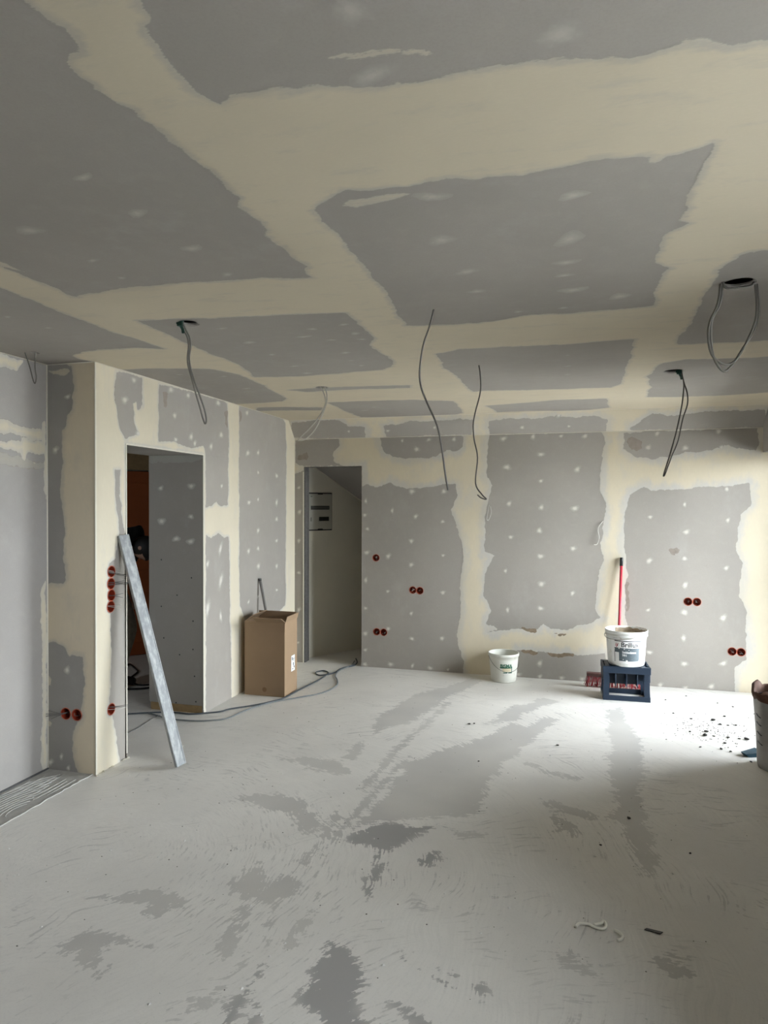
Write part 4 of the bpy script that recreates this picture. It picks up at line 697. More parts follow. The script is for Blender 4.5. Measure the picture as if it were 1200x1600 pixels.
def socket_box(plane, a, b, label, group, wires, seed):
    """flush-mounted box; local z points out of the wall"""
    global cup_me, rim_me, tow_me
    o0 = Vector(plane(0, 0, 0)); eu = Vector(plane(1, 0, 0)) - o0; ev = Vector(plane(0, 1, 0)) - o0; ew = Vector(plane(0, 0, 1)) - o0
    if eu.cross(ev).dot(ew) < 0: eu = -eu
    root = empty('socket_box', label=label, cat='socket box', group=group); P = Vector(plane(a, b, 0.0))
    root.matrix_world = Matrix(((eu.x, ev.x, ew.x, P.x), (eu.y, ev.y, ew.y, P.y), (eu.z, ev.z, ew.z, P.z), (0, 0, 0, 1)))
    if cup_me is None:
        cup_me = cup.build('cup', M_ORANGE, root).data; rim_me = rim.build('rim', M_RIM, root).data; tow_me = tow.build('screw_posts', M_ORANGE, root).data
    else:
        link_mesh('cup', cup_me, None, root); link_mesh('rim', rim_me, None, root); link_mesh('screw_posts', tow_me, None, root)
    rng = random.Random(seed)
    for (dx, dy, dz) in wires:
        p0 = Vector((rng.uniform(-0.012, 0.012), rng.uniform(-0.012, 0.012), -0.042))
        mid = Vector((p0.x * 0.6 + dx * 0.35, p0.y * 0.6 + dy * 0.35, 0.012)); e = Vector((dx, dy, dz))
        MB().tube(spline([p0, mid, e], 5), 0.0017, 6).build('wire', M_WIRE if rng.random() < 0.75 else M_WIREW, root)
SL, SCL, SB = DATA['sock_left'], DATA['sock_col'], DATA['sock_back']
pier_names = ['topmost', 'second from top', 'third from top', 'lowest']
for k in range(4):
    w = {0: [(0.09, -0.03, 0.05), (0.12, -0.05, 0.06), (0.15, -0.055, 0.06), (0.17, -0.06, 0.05)], 1: [(0.10, -0.01, 0.05), (0.14, 0.0, 0.06), (0.17, -0.012, 0.06), (0.08, 0.012, 0.04)], 2: [(0.05, 0.008, 0.05), (0.06, -0.022, 0.04)], 3: [(0.05, 0.006, 0.04), (0.045, -0.02, 0.04)]}[k]
    socket_box(pl_left, *SL[k], f'orange flush socket box, {pier_names[k]} of the column of four on the pier', 'socket boxes on the pier', w, 30 + k)
socket_box(pl_left, *SL[4], 'single orange socket box low on the bright side of the pier', 'socket boxes on the pier', [(0.10, -0.005, 0.04), (0.11, 0.004, 0.05), (0.10, -0.015, 0.03)], 40)
socket_box(pl_col, *SCL[0], 'left orange socket box of the pair on the shaded pier face', 'socket boxes on the pier', [(-0.10, 0.02, 0.03), (-0.11, 0.0, 0.04), (-0.10, -0.01, 0.05), (-0.08, -0.03, 0.03)], 41)
socket_box(pl_col, *SCL[1], 'right orange socket box of the pair on the shaded pier face', 'socket boxes on the pier', [(-0.012, 0.012, 0.006)], 42)
bn = ['single orange socket box right of the narrow opening', 'left orange socket box of the mid-height pair beside the hanging cable end', 'right orange socket box of the mid-height pair beside the hanging cable end',
      'left orange socket box of the low pair right of the narrow opening', 'right orange socket box of the low pair right of the narrow opening', 'left orange socket box of the pair right of the broom',
      'right orange socket box of the pair right of the broom', 'left orange socket box of the low pair at the far right', 'right orange socket box of the low pair at the far right']
for k in range(9):
    rg = random.Random(70 + k)
    socket_box(pl_back, *SB[k], bn[k], 'socket boxes in the back wall', [(rg.uniform(-.02, .02), rg.uniform(-.02, .012), rg.uniform(-0.012, 0.004)) for _ in range(3)], 90 + k)

# ================================================================== CABLES FROM THE CEILING
M_CABLE = simple('grey_cable_sheath', (0.155, 0.147, 0.13), 0.5, var=0.12)
M_CABLED = simple('dark_cable_sheath', (0.115, 0.105, 0.095), 0.5, var=0.12)
M_HOLE = simple('hole_rim_paper', (0.30, 0.285, 0.26), 0.9, var=0.3, scale=60)
M_CLAMP = simple('dark_green_clamp', (0.012, 0.05, 0.035), 0.45)
CB = DATA['cables']
def cable(name, label, strands, r, mat, root_at, hole=None, clamp=None, extra=None):
    root = empty(name, root_at, label=label, cat='cable', group='cables hanging from the ceiling'); R0 = Vector(root_at)
    for pts in strands:
        P = [Vector(q) for q in pts]; P[0] = P[0] + Vector((0, 0, 0.03))
        if abs(pts[-1][2] - pts[0][2]) < 0.12: P[-1] = P[-1] + Vector((0, 0, 0.03))
        MB().tube([q - R0 for q in spline(P, 5)], r, 8).build('strand', mat, root)
    if hole:
        c, rr = hole
        mb = MB(); nn = 28; rg = random.Random(int(c[0] * 100)); vs = []; fs = []
        for k in range(nn):
            a = 2 * PI * k / nn; w = rg.uniform(0.0, 0.004)
            vs += [((rr - 0.003 - w) * math.cos(a), (rr - 0.003 - w) * math.sin(a), 0.004), ((rr + 0.004 + w) * math.cos(a), (rr + 0.004 + w) * math.sin(a), -0.002)]
        for k in range(nn): k2 = (k + 1) % nn; fs.append((2 * k, 2 * k2, 2 * k2 + 1, 2 * k + 1))
        o = mb.add(vs, fs).build('hole_edge', M_HOLE, root); o.location = Vector((c[0], c[1], H)) - R0
    if clamp:
        c = Vector(clamp) - R0; mb = MB()
        mb.box((-0.014, -0.010, -0.016), (0.014, 0.010, 0.014)).box((-0.020, -0.006, -0.006), (-0.010, 0.006, 0.010)).tube([(0.0, 0, -0.01), (0.012, 0, -0.030), (0.016, 0, -0.05)], 0.008, 8)
        o = bevel(mb.build('clamp', M_CLAMP, root), 0.003); o.location = c
    return root
def top(k): return (CB[k][0][0], CB[k][0][1], H)
cable('ceiling_cable', 'thin cable loop hanging in the far left corner above the recessed wall', [CB['c1']], 0.0035, M_CABLE, top('c1'), (HL['h1'], 0.022))
cable('ceiling_cable', 'doubled grey cable loop from the round ceiling hole above the wide opening', [CB['c2']], 0.0042, M_CABLE, top('c2'), (HL['h2'], 0.045), (CB['c2'][0][0] + 0.004, CB['c2'][0][1], H - 0.002))
cable('ceiling_cable', 'pair of pale cables bending left towards the narrow opening', [CB['c3a'], CB['c3b']], 0.0045, M_WIREW, top('c3a'), (HL['h3'], 0.040))
cable('ceiling_cable', 'long curved single cable ending in front of the back wall', [CB['c4']], 0.0042, M_CABLED, top('c4'))
cable('ceiling_cable', 'wavy dark cable with a hooked lower end', [CB['c5']], 0.0042, M_CABLED, top('c5'))
cable('ceiling_cable', 'long narrow cable loop hanging above the large socket wall panel at right', [CB['c6']], 0.0042, M_CABLED, top('c6'), (HL['h6'], 0.055), (CB['c6'][0][0], CB['c6'][0][1], H - 0.008))
cable('ceiling_cable', 'large wide double cable loop from the round hole at upper right', [CB['c7a'], CB['c7b'], CB['c7c']], 0.0050, M_CABLE, top('c7a'), (HL['h7'], 0.055))
def wall_wire(pts, label, r):
    P = [Vector(pl_back(a, b, 0.012 + 0.01 * (k % 2))) for k, (a, b) in enumerate(pts)]; P[0].y = YB + 0.01
    tag(MB().tube(spline(P, 5), r, 6).build('wall_wire', M_WIREW), label, 'wire')
wall_wire(DATA['wire1'], 'small pale wire loop poking from the wall below the hooked cable', 0.0028)
wall_wire(DATA['wire2'], 'white wire end dangling from the wall above the broom', 0.0034)

# ================================================================== CARDBOARD BOX
M_CARD = simple('brown_cardboard', (0.30, 0.205, 0.125), 0.8, var=0.10, scale=7)
M_CARD2 = simple('inner_cardboard', (0.27, 0.18, 0.11), 0.85, var=0.10, scale=7)
bx = empty('cardboard_box', (-2.49, 5.41, 0), 0, 'tall brown cardboard box with open flaps beside the left wall', 'box')
bw_, bd_, bh_, t = 0.37, 0.24, 0.635, 0.006
x0, x1, y0, y1 = -bw_ / 2, bw_ / 2, -bd_ / 2 - 0.03, bd_ / 2
MB().box((x0, y0, 0.002), (x1, y0 + t, bh_)).build('front_panel', M_CARD, bx)
MB().box((x0, y1 - t, 0.002), (x1, y1, bh_)).build('back_panel', M_CARD, bx)
MB().box((x0, y0 + t, 0.002), (x0 + t, y1 - t, bh_)).build('side_panel', M_CARD, bx)
sp = MB(); k = 8
vs = []; fs = []                                               # right side bulges slightly
for i in range(k + 1):
    z_ = 0.002 + (bh_ - 0.002) * i / k; bl_ = 0.006 * math.sin(PI * i / k)
    for yy, w in ((y0, 0), ((y0 + y1) / 2, bl_), (y1, 0)): vs += [(x1 + w, yy, z_), (x1 + w - t, yy, z_)]
for i in range(k):
    for j in range(2):
        a = i * 6 + j * 2; fs += [(a, a + 2, a + 8, a + 6), (a + 1, a + 7, a + 9, a + 3)]
sp.add(vs, fs).build('side_panel', M_CARD, bx)
MB().box((x0 + t, y0 + t, 0.002), (x1 - t, y1 - t, 0.012)).build('bottom_panel', M_CARD2, bx)
def flap(p, q, out, up, ln, name='flap'):
    p = Vector(p); q = Vector(q); d = (Vector(out) + Vector(up)).normalized() * ln; n = (q - p).cross(d).normalized() * 0.005
    e = (q - p) * 0.02
    o = MB().add([p, q, q + d - e, p + d + e, p + n, q + n, q + d + n - e, p + d + n + e], [(0,3,2,1),(4,5,6,7),(0,1,5,4),(1,2,6,5),(2,3,7,6),(3,0,4,7)]).build(name, M_CARD, bx)
    return o
flap((x0 + 0.11, y0, bh_), (x1 + 0.012, y0, bh_), (0.02, -0.80, 0), (0, 0, 0.42), 0.105)
flap((x0, y1, bh_), (x1, y1, bh_), (0, 0.05, 0), (0, 0, 1), 0.05)
flap((x1, y0 + 0.01, bh_), (x1, y1, bh_), (0.25, 0, 0), (0, 0, 0.9), 0.05)
flap((x0 + 0.0, y0 + 0.0, bh_), (x0 + 0.0, y1, bh_), (0.5, 0, 0), (0, 0, 0.35), 0.10)
lab = MB().box((x1 + 0.0045, -0.02, 0.19), (x1 + 0.0065, 0.055, 0.325)).build('shipping_label', simple('white_paper', (0.80, 0.82, 0.84), 0.6, var=0.04), bx, 'white printed shipping label')
M_INK = simple('black_ink', (0.03, 0.03, 0.04), 0.6)
for (a, b, c, d) in ((-0.008, 0.006, 0.285, 0.312), (0.012, 0.045, 0.292, 0.297), (0.012, 0.04, 0.28, 0.284), (0.016, 0.03, 0.235, 0.262), (0.0, 0.02, 0.205, 0.212), (0.03, 0.045, 0.215, 0.23)):
    MB().box((x1 + 0.0064, a, c), (x1 + 0.007, b, d)).build('print', M_INK, lab)
mk = MB().lathe([(0.0, 0.0004), (0.018, 0.0004), (0.02, 0.0)], 14).build('stamp_mark', simple('brown_print', (0.20, 0.12, 0.06), 0.8), bx); mk.location = (0.0, y0, 0.055); mk.rotation_euler = (PI / 2, 0, 0)

# stick leaning on the wall behind the box
st = empty('leaning_pipe', (-2.50, 5.60, 0), 0, 'thin grey pipe leaning on the left wall behind the cardboard box', 'pipe')
MB().tube([(0, 0, 0.012), (-0.217, 0.045, 0.95)], 0.013, 10).build('tube', simple('grey_plastic_pipe', (0.20, 0.19, 0.18), 0.45), st)
MB().tube([(-0.2135, 0.0443, 0.935), (-0.2178, 0.0452, 0.955)], 0.0145, 10).build('end_cap', simple('dark_cap', (0.05, 0.05, 0.05), 0.5), st)

# ================================================================== ALUMINIUM STRAIGHTEDGE
M_ALU = None
m_, nt_, b_ = new_mat('scuffed_aluminium'); v_ = geo_pos(nt_)
n_ = noise(nt_, 34, 5, 0.7, scaled(nt_, v_, (1, 1, 0.35)))
nt_.links.new(mixc(nt_, ramp(nt_, n_, 0.38, 0.72), (0.27, 0.285, 0.29), (0.47, 0.48, 0.48)), b_.inputs['Base Color'])
b_.inputs['Metallic'].default_value = 0.2; b_.inputs['Roughness'].default_value = 0.55; b_.inputs['Specular IOR Level'].default_value = 0.3
pr = empty('straightedge', (-2.305, 3.70, 0), 0, 'scuffed aluminium straightedge leaning against the pier', 'straightedge')
Pb = Vector((-2.312, 3.688, 0.014)); Pt = Vector((-2.712, 3.673, 1.435)); ax = (Pt - Pb).normalized()
wd = Vector((0.36, 0.93, 0)); wd = (wd - ax * wd.dot(ax)).normalized(); nn_ = ax.cross(wd).normalized()
def rect_tube(p, q, w, d, wall):
    vs = []
    for e in (p, q):
        for a, c in ((-1,-1),(1,-1),(1,1),(-1,1)): vs.append(e + wd * (a * w / 2) + nn_ * (c * d / 2))
        for a, c in ((-1,-1),(1,-1),(1,1),(-1,1)): vs.append(e + wd * (a * (w / 2 - wall)) + nn_ * (c * (d / 2 - wall)))
    fs = []
    for i in range(4):
        j = (i + 1) % 4; fs += [(i, j, 8 + j, 8 + i), (4 + j, 4 + i, 12 + i, 12 + j), (j, i, 4 + i, 4 + j), (8 + i, 8 + j, 12 + j, 12 + i)]
    return vs, fs
O_ = pr.location
vs, fs = rect_tube(Pb - O_, Pt - O_, 0.072, 0.020, 0.002)
MB().add(vs, fs).build('profile', m_, pr)
for s in (-1, 1):                                                # raised ribs along both edges
    o = MB().bar(Pb - O_ + wd * (s * 0.031), Pt - O_ + wd * (s * 0.031), 0.006, 0.024, nn_).build('edge_rib', m_, pr)

# ================================================================== BUCKETS
def wrap_patch(r_at, a0, a1, z0, z1, off, n=16):
    """curved label patch on a conical wall, angles measured from -y towards +x"""
    vs = []; fs = []
    for i in range(n + 1):
        a = a0 + (a1 - a0) * i / n
        for z_ in (z0, z1):
            r = r_at(z_) + off; vs.append((r * math.sin(a), -r * math.cos(a), z_))
    for i in range(n): fs.append((2 * i, 2 * i + 2, 2 * i + 3, 2 * i + 1))
    return MB().add(vs, fs, True)
def wrap_text(txt, size, r_at, a_c, z_c, off, name, mat, parent, sx=1.0, weight=0.0):
    cu = bpy.data.curves.new('lettering', 'FONT'); cu.body = txt; cu.size = size; cu.align_x = 'CENTER'; cu.align_y = 'CENTER'; cu.resolution_u = 3
    cu.offset = weight; cu.extrude = 0.0
    to = bpy.data.objects.new('lettering', cu); COL.objects.link(to)
    bpy.context.view_layer.update()
    me = bpy.data.meshes.new_from_object(to.evaluated_get(bpy.context.evaluated_depsgraph_get()))
    bpy.data.objects.remove(to); bpy.data.curves.remove(cu)
    bm = bmesh.new(); bm.from_mesh(me); bmesh.ops.subdivide_edges(bm, edges=[e for e in bm.edges if e.calc_length() > 0.02], cuts=2)
    for v in bm.verts:
        z_ = z_c + v.co.y; r = r_at(z_) + off; a = a_c + v.co.x * sx / r
        v.co = Vector((r * math.sin(a), -r * math.cos(a), z_))
    bm.to_mesh(me); bm.free(); me.name = name; me.materials.clear()
    return link_mesh(name, me, mat, parent)
def bail(rt, zt, drop_dir, sag, rw, n=24):
    """wire handle hanging down on the side given by drop_dir (unit xy), pivots at +-90 degrees"""
    d = Vector((drop_dir[0], drop_dir[1], 0)); s = Vector((-d.y, d.x, 0)); pts = []
    for i in range(n + 1):
        t = PI * i / n
        p = s * (rt * math.cos(t)) + d * (rt * 1.0 * math.sin(t) * 1.0)
        pts.append(Vector((p.x, p.y, zt - sag * math.sin(t))))
    return pts
def mat_bucket(name, base, dirt, th):
    m, nt, b = new_mat(name); v = geo_pos(nt)
    n1 = noise(nt, 22, 5, 0.7, v)
    c = mixc(nt, ramp(nt, n1, th, th + 0.18), base, dirt)
    c = mixc(nt, math_node(nt, 'MULTIPLY', ramp(nt, noise(nt, 6, 3, 0.5, v), 0.4, 0.75), 0.4), c, tuple(x * 0.86 for x in base))
    nt.links.new(c, b.inputs['Base Color']); b.inputs['Roughness'].default_value = 0.5
    return m
# small bucket
sb = empty('small_bucket', (-0.575, 6.335, 0), 0.27, 'small white plaster bucket with green label and wire handle', 'bucket')
M_SB = mat_bucket('dirty_white_plastic', (0.66, 0.66, 0.60), (0.46, 0.42, 0.33), 0.56)
hS = 0.262; rS = lambda z_: 0.115 + (0.137 - 0.115) * z_ / hS
prof = [(0.0, 0.001), (0.108, 0.001), (0.115, 0.008), (rS(0.10), 0.10), (rS(0.2), 0.2), (rS(0.235), 0.235), (0.1405, 0.236), (0.1405, 0.246), (0.1415, 0.248), (0.1415, hS), (0.136, hS + 0.002), (0.1335, hS - 0.004), (rS(0.1) - 0.003, 0.1), (0.111, 0.012), (0.0, 0.010)]
MB().lathe(prof, 40).build('body', M_SB, sb)
MB().lathe([(0.0, 0.0), (0.113, 0.0), (0.117, 0.004)], 32).build('residue', simple('plaster_residue', (0.52, 0.48, 0.40), 0.9, var=0.3, scale=30), sb).location = (0, 0, 0.03)
hp = bail(0.146, 0.244, (0.15, -0.99), 0.135, 0.0022)
MB().tube(hp, 0.0022, 6).build('wire_handle', simple('steel_wire', (0.11, 0.11, 0.105), 0.45, 0.6), sb)
for s in (-1, 1):
    o = MB().lathe([(0.0, 0.010), (0.009, 0.008), (0.011, 0.0)], 12).build('handle_lug', M_SB, sb); dvec = Vector((-(-0.99), 0.15, 0)) * s
    o.location = Vector((dvec.x * 0.139, dvec.y * 0.139, 0.243)); o.rotation_euler = Vector((dvec.x, dvec.y, 0)).to_track_quat('Z', 'Y').to_euler()
M_GRN = simple('green_print', (0.012, 0.10, 0.055), 0.5, var=0.25, scale=60); M_CREAM = simple('cream_print', (0.66, 0.57, 0.40), 0.55, var=0.15, scale=50)
lb = wrap_patch(rS, -0.26, 0.36, 0.108, 0.145, 0.0006).build('label', M_CREAM, sb, 'green and cream printed label')
for (a, b, c, d) in ((-0.20, 0.10, 0.094, 0.103), (0.16, 0.46, 0.094, 0.103), (0.41, 0.46, 0.094, 0.155), (-0.44, 0.46, 0.139, 0.150)):
    wrap_patch(rS, a, b, c, d, 0.0009).build('label_border', M_GRN, lb)
wrap_text('BiSMA', 0.044, rS, 0.01, 0.160, 0.0009, 'lettering', M_GRN, lb, 0.95, 0.0016)
# crate
M_CR = mat_bucket('navy_crate_plastic', (0.005, 0.018, 0.040), (0.05, 0.08, 0.11), 0.66)
cr = empty('bottle_crate', (0.470, 6.055, 0), 0.035, 'dark navy plastic bottle crate under the large bucket', 'crate')
cw_, cd_, chh = 0.375, 0.245, 0.285; X, Y = cw_ / 2, cd_ / 2
for sx in (-1, 1):
    for sy in (-1, 1):
        pts = []
        for k in range(7):
            z_ = chh * k / 6; ins = 0.006 * math.sin(PI * k / 6)
            pts.append((z_, ins))
        mb = MB()
        for k in range(6):
            (za, ia), (zb, ib) = pts[k], pts[k + 1]
            vs = []
            for z_, ins in ((za, ia), (zb, ib)):
                xo = sx * (X - ins); yo = sy * (Y - ins); xi = sx * (X - ins - 0.045); yi = sy * (Y - ins - 0.035)
                vs += [(xo, yo, z_), (xi, yo, z_), (xi, yi, z_), (xo, yi, z_)]
            mb.add(vs, [(0, 1, 5, 4), (1, 2, 6, 5), (2, 3, 7, 6), (3, 0, 4, 7), (0, 3, 2, 1), (4, 5, 6, 7)])
        mb.build('corner_post', M_CR, cr)
for sy in (-1, 1):
    bevel(MB().box((-X, sy * Y - 0.012 * (sy > 0) - 0.0, 0.0), (X, sy * Y + 0.012 * (sy < 0), 0.042)).build('lower_rail', M_CR, cr), 0.003)
    bevel(MB().box((-X - 0.003, min(sy * (Y + 0.003), sy * (Y - 0.012)), chh - 0.058), (X + 0.003, max(sy * (Y + 0.003), sy * (Y - 0.012)), chh)).build('upper_rail', M_CR, cr), 0.004)
for sx in (-1, 1):
    bevel(MB().box((min(sx * X, sx * (X - 0.012)), -Y + 0.012, 0.0), (max(sx * X, sx * (X - 0.012)), Y - 0.012, 0.042)).build('lower_rail', M_CR, cr), 0.003)
    bevel(MB().box((min(sx * X, sx * (X - 0.012)), -Y + 0.012, 0.16), (max(sx * X, sx * (X - 0.012)), Y - 0.012, chh)).build('side_panel', M_CR, cr), 0.004)
for k in range(3):
    bevel(MB().box((-0.086 + 0.086 * k - 0.004, -Y + 0.012, 0.115), (-0.086 + 0.086 * k + 0.004, Y - 0.012, chh - 0.006)).build('divider', M_CR, cr), 0.002)
MB().box((-X + 0.012, -0.004, 0.115), (X - 0.012, 0.004, chh - 0.006)).build('divider', M_CR, cr)
for k in range(6): MB().box((-X + 0.02 + k * 0.0575, -Y + 0.01, chh - 0.012), (-X + 0.052 + k * 0.0575, Y - 0.01, chh - 0.002)).build('top_slat', M_CR, cr)
# large bucket on the crate
lbk = empty('large_bucket', (0.478, 6.062, chh + 0.0005), 0.02, 'large splattered white bucket with grey block label standing on the navy crate', 'bucket')
M_LB = mat_bucket('splattered_white_plastic', (0.76, 0.76, 0.73), (0.52, 0.48, 0.41), 0.54)
hL = 0.295; rL = lambda z_: 0.146 + (0.166 - 0.146) * z_ / hL
prof = [(0.0, 0.0), (0.138, 0.0), (0.146, 0.008), (rL(0.12), 0.12), (rL(0.245), 0.245), (0.171, 0.246), (0.172, 0.258), (0.1665, 0.260), (0.1665, 0.272), (0.173, 0.274), (0.1735, hL - 0.002), (0.168, hL), (0.164, hL - 0.006), (rL(0.1) - 0.003, 0.1), (0.142, 0.014), (0.0, 0.012)]
MB().lathe(prof, 48).build('body', M_LB, lbk)
MB().lathe([(0.0, 0.0), (0.10, 0.002), (0.158, 0.012)], 36).build('residue', simple('dried_filler', (0.42, 0.36, 0.28), 0.9, var=0.45, scale=25), lbk).location = (0, 0, 0.235)
M_RES = simple('dried_filler_wall', (0.33, 0.27, 0.20), 0.9, var=0.6, scale=35)
vs = []; fs = []; rg = random.Random(3)
for i in range(15):
    a = -0.5 + 1.9 * i / 14
    for z_ in (0.22, 0.285 - 0.012 * rg.random()): r = rL(z_) - 0.0055; vs.append((r * math.sin(a) , r * math.cos(a), z_))
for i in range(14): fs.append((2 * i, 2 * i + 1, 2 * i + 3, 2 * i + 2))
MB().add(vs, fs, True).build('residue', M_RES, lbk)
hp = bail(0.176, 0.270, (-0.78, -0.62), 0.045, 0.003)
MB().tube(hp, 0.0032, 6).build('wire_handle', simple('grimy_handle', (0.36, 0.34, 0.30), 0.5), lbk)
M_GREYP = simple('slate_print', (0.085, 0.11, 0.125), 0.5, var=0.35, scale=70); M_BLK = simple('black_print', (0.025, 0.025, 0.03), 0.5, var=0.3, scale=60)
M_REDP = simple('red_print', (0.45, 0.04, 0.06), 0.5, var=0.3, scale=60); M_PALE = simple('pale_print', (0.55, 0.60, 0.63), 0.5, var=0.2, scale=60); M_WP = simple('white_print', (0.82, 0.82, 0.81), 0.5, var=0.05)
lab2 = wrap_patch(rL, -0.92, 0.95, 0.030, 0.232, 0.0005, 28).build('label', M_WP, lbk, 'white label with black lettering, red strokes and slate grey block')
wrap_patch(rL, -0.70, 0.78, 0.214, 0.221, 0.0009, 24).build('label_line', M_BLK, lab2)
wrap_patch(rL, -0.72, 0.70, 0.152, 0.160, 0.0008, 24).build('label_block', M_GREYP, lab2)
wrap_patch(rL, -0.72, -0.42, 0.122, 0.156, 0.0008, 8).build('label_block', M_GREYP, lab2)
wrap_patch(rL, -0.47, 0.62, 0.050, 0.156, 0.0009, 20).build('label_block', M_GREYP, lab2)
wrap_patch(rL, 0.56, 0.90, 0.036, 0.120, 0.0007, 8).build('label_block', M_PALE, lab2)
wrap_patch(rL, -0.73, -0.70, 0.040, 0.125, 0.0009, 2).build('label_line', M_BLK, lab2)
for k, (a, z_, s) in enumerate(((-0.62, 0.188, 1), (-0.52, 0.188, 1), (-0.565, 0.178, 1))):
    vs = []
    for (da, dz) in ((-0.045, -0.016), (-0.015, -0.016), (0.045, 0.018), (0.012, 0.018)): r = rL(z_) + 0.0012; vs.append((r * math.sin(a + da), -r * math.cos(a + da), z_ + dz))
    MB().add(vs, [(0, 1, 2, 3)]).build('logo_stroke', M_REDP if k != 1 else simple('dark_red_print', (0.25, 0.02, 0.03), 0.5), lab2)
wrap_text('Brillux', 0.056, rL, 0.10, 0.186, 0.0012, 'lettering', M_BLK, lab2, 1.0, 0.0012)
wrap_text('Seidenlatex', 0.026, rL, 0.07, 0.124, 0.0014, 'lettering', M_WP, lab2, 0.95, 0.0006)
wrap_text('991', 0.026, rL, -0.17, 0.098, 0.0014, 'lettering', M_WP, lab2, 1.0, 0.0006)
wrap_text('_____', 0.020, rL, 0.20, 0.106, 0.0013, 'label_line', M_PALE, lab2, 1.0, 0.0) if False else None
rg = random.Random(12)
M_SPL = simple('white_splash', (0.80, 0.79, 0.76), 0.6)
for k in range(22):
    a = rg.uniform(-1.1, 1.1); z_ = rg.choice([rg.uniform(0.02, 0.07), rg.uniform(0.02, 0.075), rg.uniform(0.14, 0.155)]); vs = [(0, 0)]
    n = 7; rr = rg.uniform(0.003, 0.009)
    P = []
    for j in range(n):
        t_ = 2 * PI * j / n; q_ = rr * rg.uniform(0.6, 1.3); aa = a + q_ * math.cos(t_) / 0.16; zz = z_ + q_ * math.sin(t_); r = rL(zz) + 0.0019; P.append((r * math.sin(aa), -r * math.cos(aa), zz))
    MB().add(P, [tuple(range(n))]).build('splash', M_SPL, lbk)

# ================================================================== BROOM
br = empty('broom', (0.42, 6.33, 0), 0, 'red-handled broom with red bristles standing behind the crate', 'broom')
M_BR = simple('red_bristle', (0.28, 0.022, 0.03), 0.6, var=0.5, scale=200)
hb = MB().box((-0.255, -0.028, 0.098), (0.20, 0.028, 0.128)).build('head_block', simple('dark_broom_head', (0.10, 0.045, 0.04), 0.6, var=0.3, scale=40), br); bevel(hb, 0.006)
mb = MB(); rg = random.Random(5)
for i in range(46):
    for j in range(4):
        x = -0.25 + 0.445 * i / 45 + rg.uniform(-.004, .004); y = -0.021 + 0.014 * j + rg.uniform(-.003, .003)
        e = Vector((x + rg.uniform(-.012, .012) + (x + 0.03) * 0.10, y * 1.3 + rg.uniform(-.010, .004), 0.002 + rg.uniform(0, .010)))
        mb.tube([(x, y, 0.10), e], 0.0022, 4, r1=0.0030)
tag(mb.build('bristles', M_BR, br), kind='stuff')
p0 = Vector((0.010, 0.0, 0.125)); p1 = Vector((0.047, 0.142, 1.155)); dd = (p1 - p0).normalized()
MB().tube([p0, p0 + dd * 0.07], 0.018, 14).build('socket', M_SCREW, br)
MB().tube([p0 + dd * 0.05, p1 - dd * 0.06], 0.0125, 14).build('handle', simple('red_handle', (0.50, 0.035, 0.06), 0.35, var=0.15, scale=20), br)
MB().tube([p1 - dd * 0.075, p1 - dd * 0.004, p1], 0.0150, 14).build('hanging_cap', simple('black_cap', (0.012, 0.012, 0.014), 0.4), br)

# ================================================================== FLOOR CORDS
M_CORD = simple('dark_rubber_cord', (0.055, 0.065, 0.075), 0.6, var=0.25)
def floor_cord(key, name, label, r, mat, z0=None):
    pts = [(a, b, (z0 or r) + (0.001 if k % 3 else 0)) for k, (a, b) in enumerate(DATA[key])]
    tag(MB().tube(spline(pts, 6), r, 8).build(name, mat), label, 'cord')
floor_cord('cord1', 'extension_cord', 'dark extension cord running past the cardboard box with a small loop', 0.0060, M_CORD)
floor_cord('cord2', 'extension_cord', 'dusty second cord bowing out in front of the first on the floor', 0.0055, simple('dusty_cord', (0.17, 0.185, 0.19), 0.7, var=0.3), 0.0070)
floor_cord('cordA', 'corridor_cord', 'straight black cord across the corridor floor', 0.009, simple('black_cord', (0.012, 0.012, 0.012), 0.6))
floor_cord('cordB', 'corridor_cord', 'curling black cord on the corridor floor', 0.008, MATS['black_cord'])

# ================================================================== FUSE BOX under the stairs
fb = empty('fuse_box', P0 + tC * 0.138 + nC_ * 0.0 + Vector((0, 0, 1.556)), ang, 'pale fuse box panel on the understairs wall', 'fuse box')
M_FB = simple('fuse_box_plastic', (0.45, 0.44, 0.39), 0.45, var=0.05); M_FBK = simple('fuse_box_black', (0.012, 0.012, 0.012), 0.6)  # plain black for the frame, slots, latches and maker mark
W2, H2 = 0.165, 0.203
bevel(MB().box((-W2, -0.012, -H2), (W2, -0.001, H2)).build('frame', M_FBK, fb), 0.003)
bevel(MB().box((-W2 + 0.012, -0.024, -H2 + 0.012), (W2 - 0.012, -0.010, H2 - 0.012)).build('cover', M_FB, fb), 0.004)
sl = MB().box((-0.125, -0.0252, 0.022), (0.118, -0.0238, 0.062)).build('breaker_slot', M_FBK, fb)
brk = None
for k in range(12):
    if brk is None: o = MB().box((-0.0075, -0.030, -0.012), (0.0075, -0.0245, 0.012)).box((-0.003, -0.034, -0.004), (0.003, -0.029, 0.004)).build('breaker', simple('breaker_grey', (0.12, 0.12, 0.11), 0.5), sl); brk = o.data
    else: o = link_mesh('breaker', brk, None, sl)
    o.location = (-0.113 + k * 0.0203, 0, 0.042)
MB().box((-0.018, -0.0255, -0.100), (0.112, -0.0238, -0.056)).build('meter_window', M_FBK, fb)
MB().box((-0.127, -0.0255, -0.102), (-0.119, -0.0238, -0.060)).build('key_slot', M_FBK, fb)
MB().box((-0.128, -0.0255, 0.158), (-0.108, -0.0238, 0.164)).build('maker_mark', M_FBK, fb)
for s in (-1, 1): MB().box((-0.035, -0.026, s * (H2 - 0.012) - 0.008), (0.030, -0.0235, s * (H2 - 0.012) + 0.008)).build('latch', M_FBK, fb)

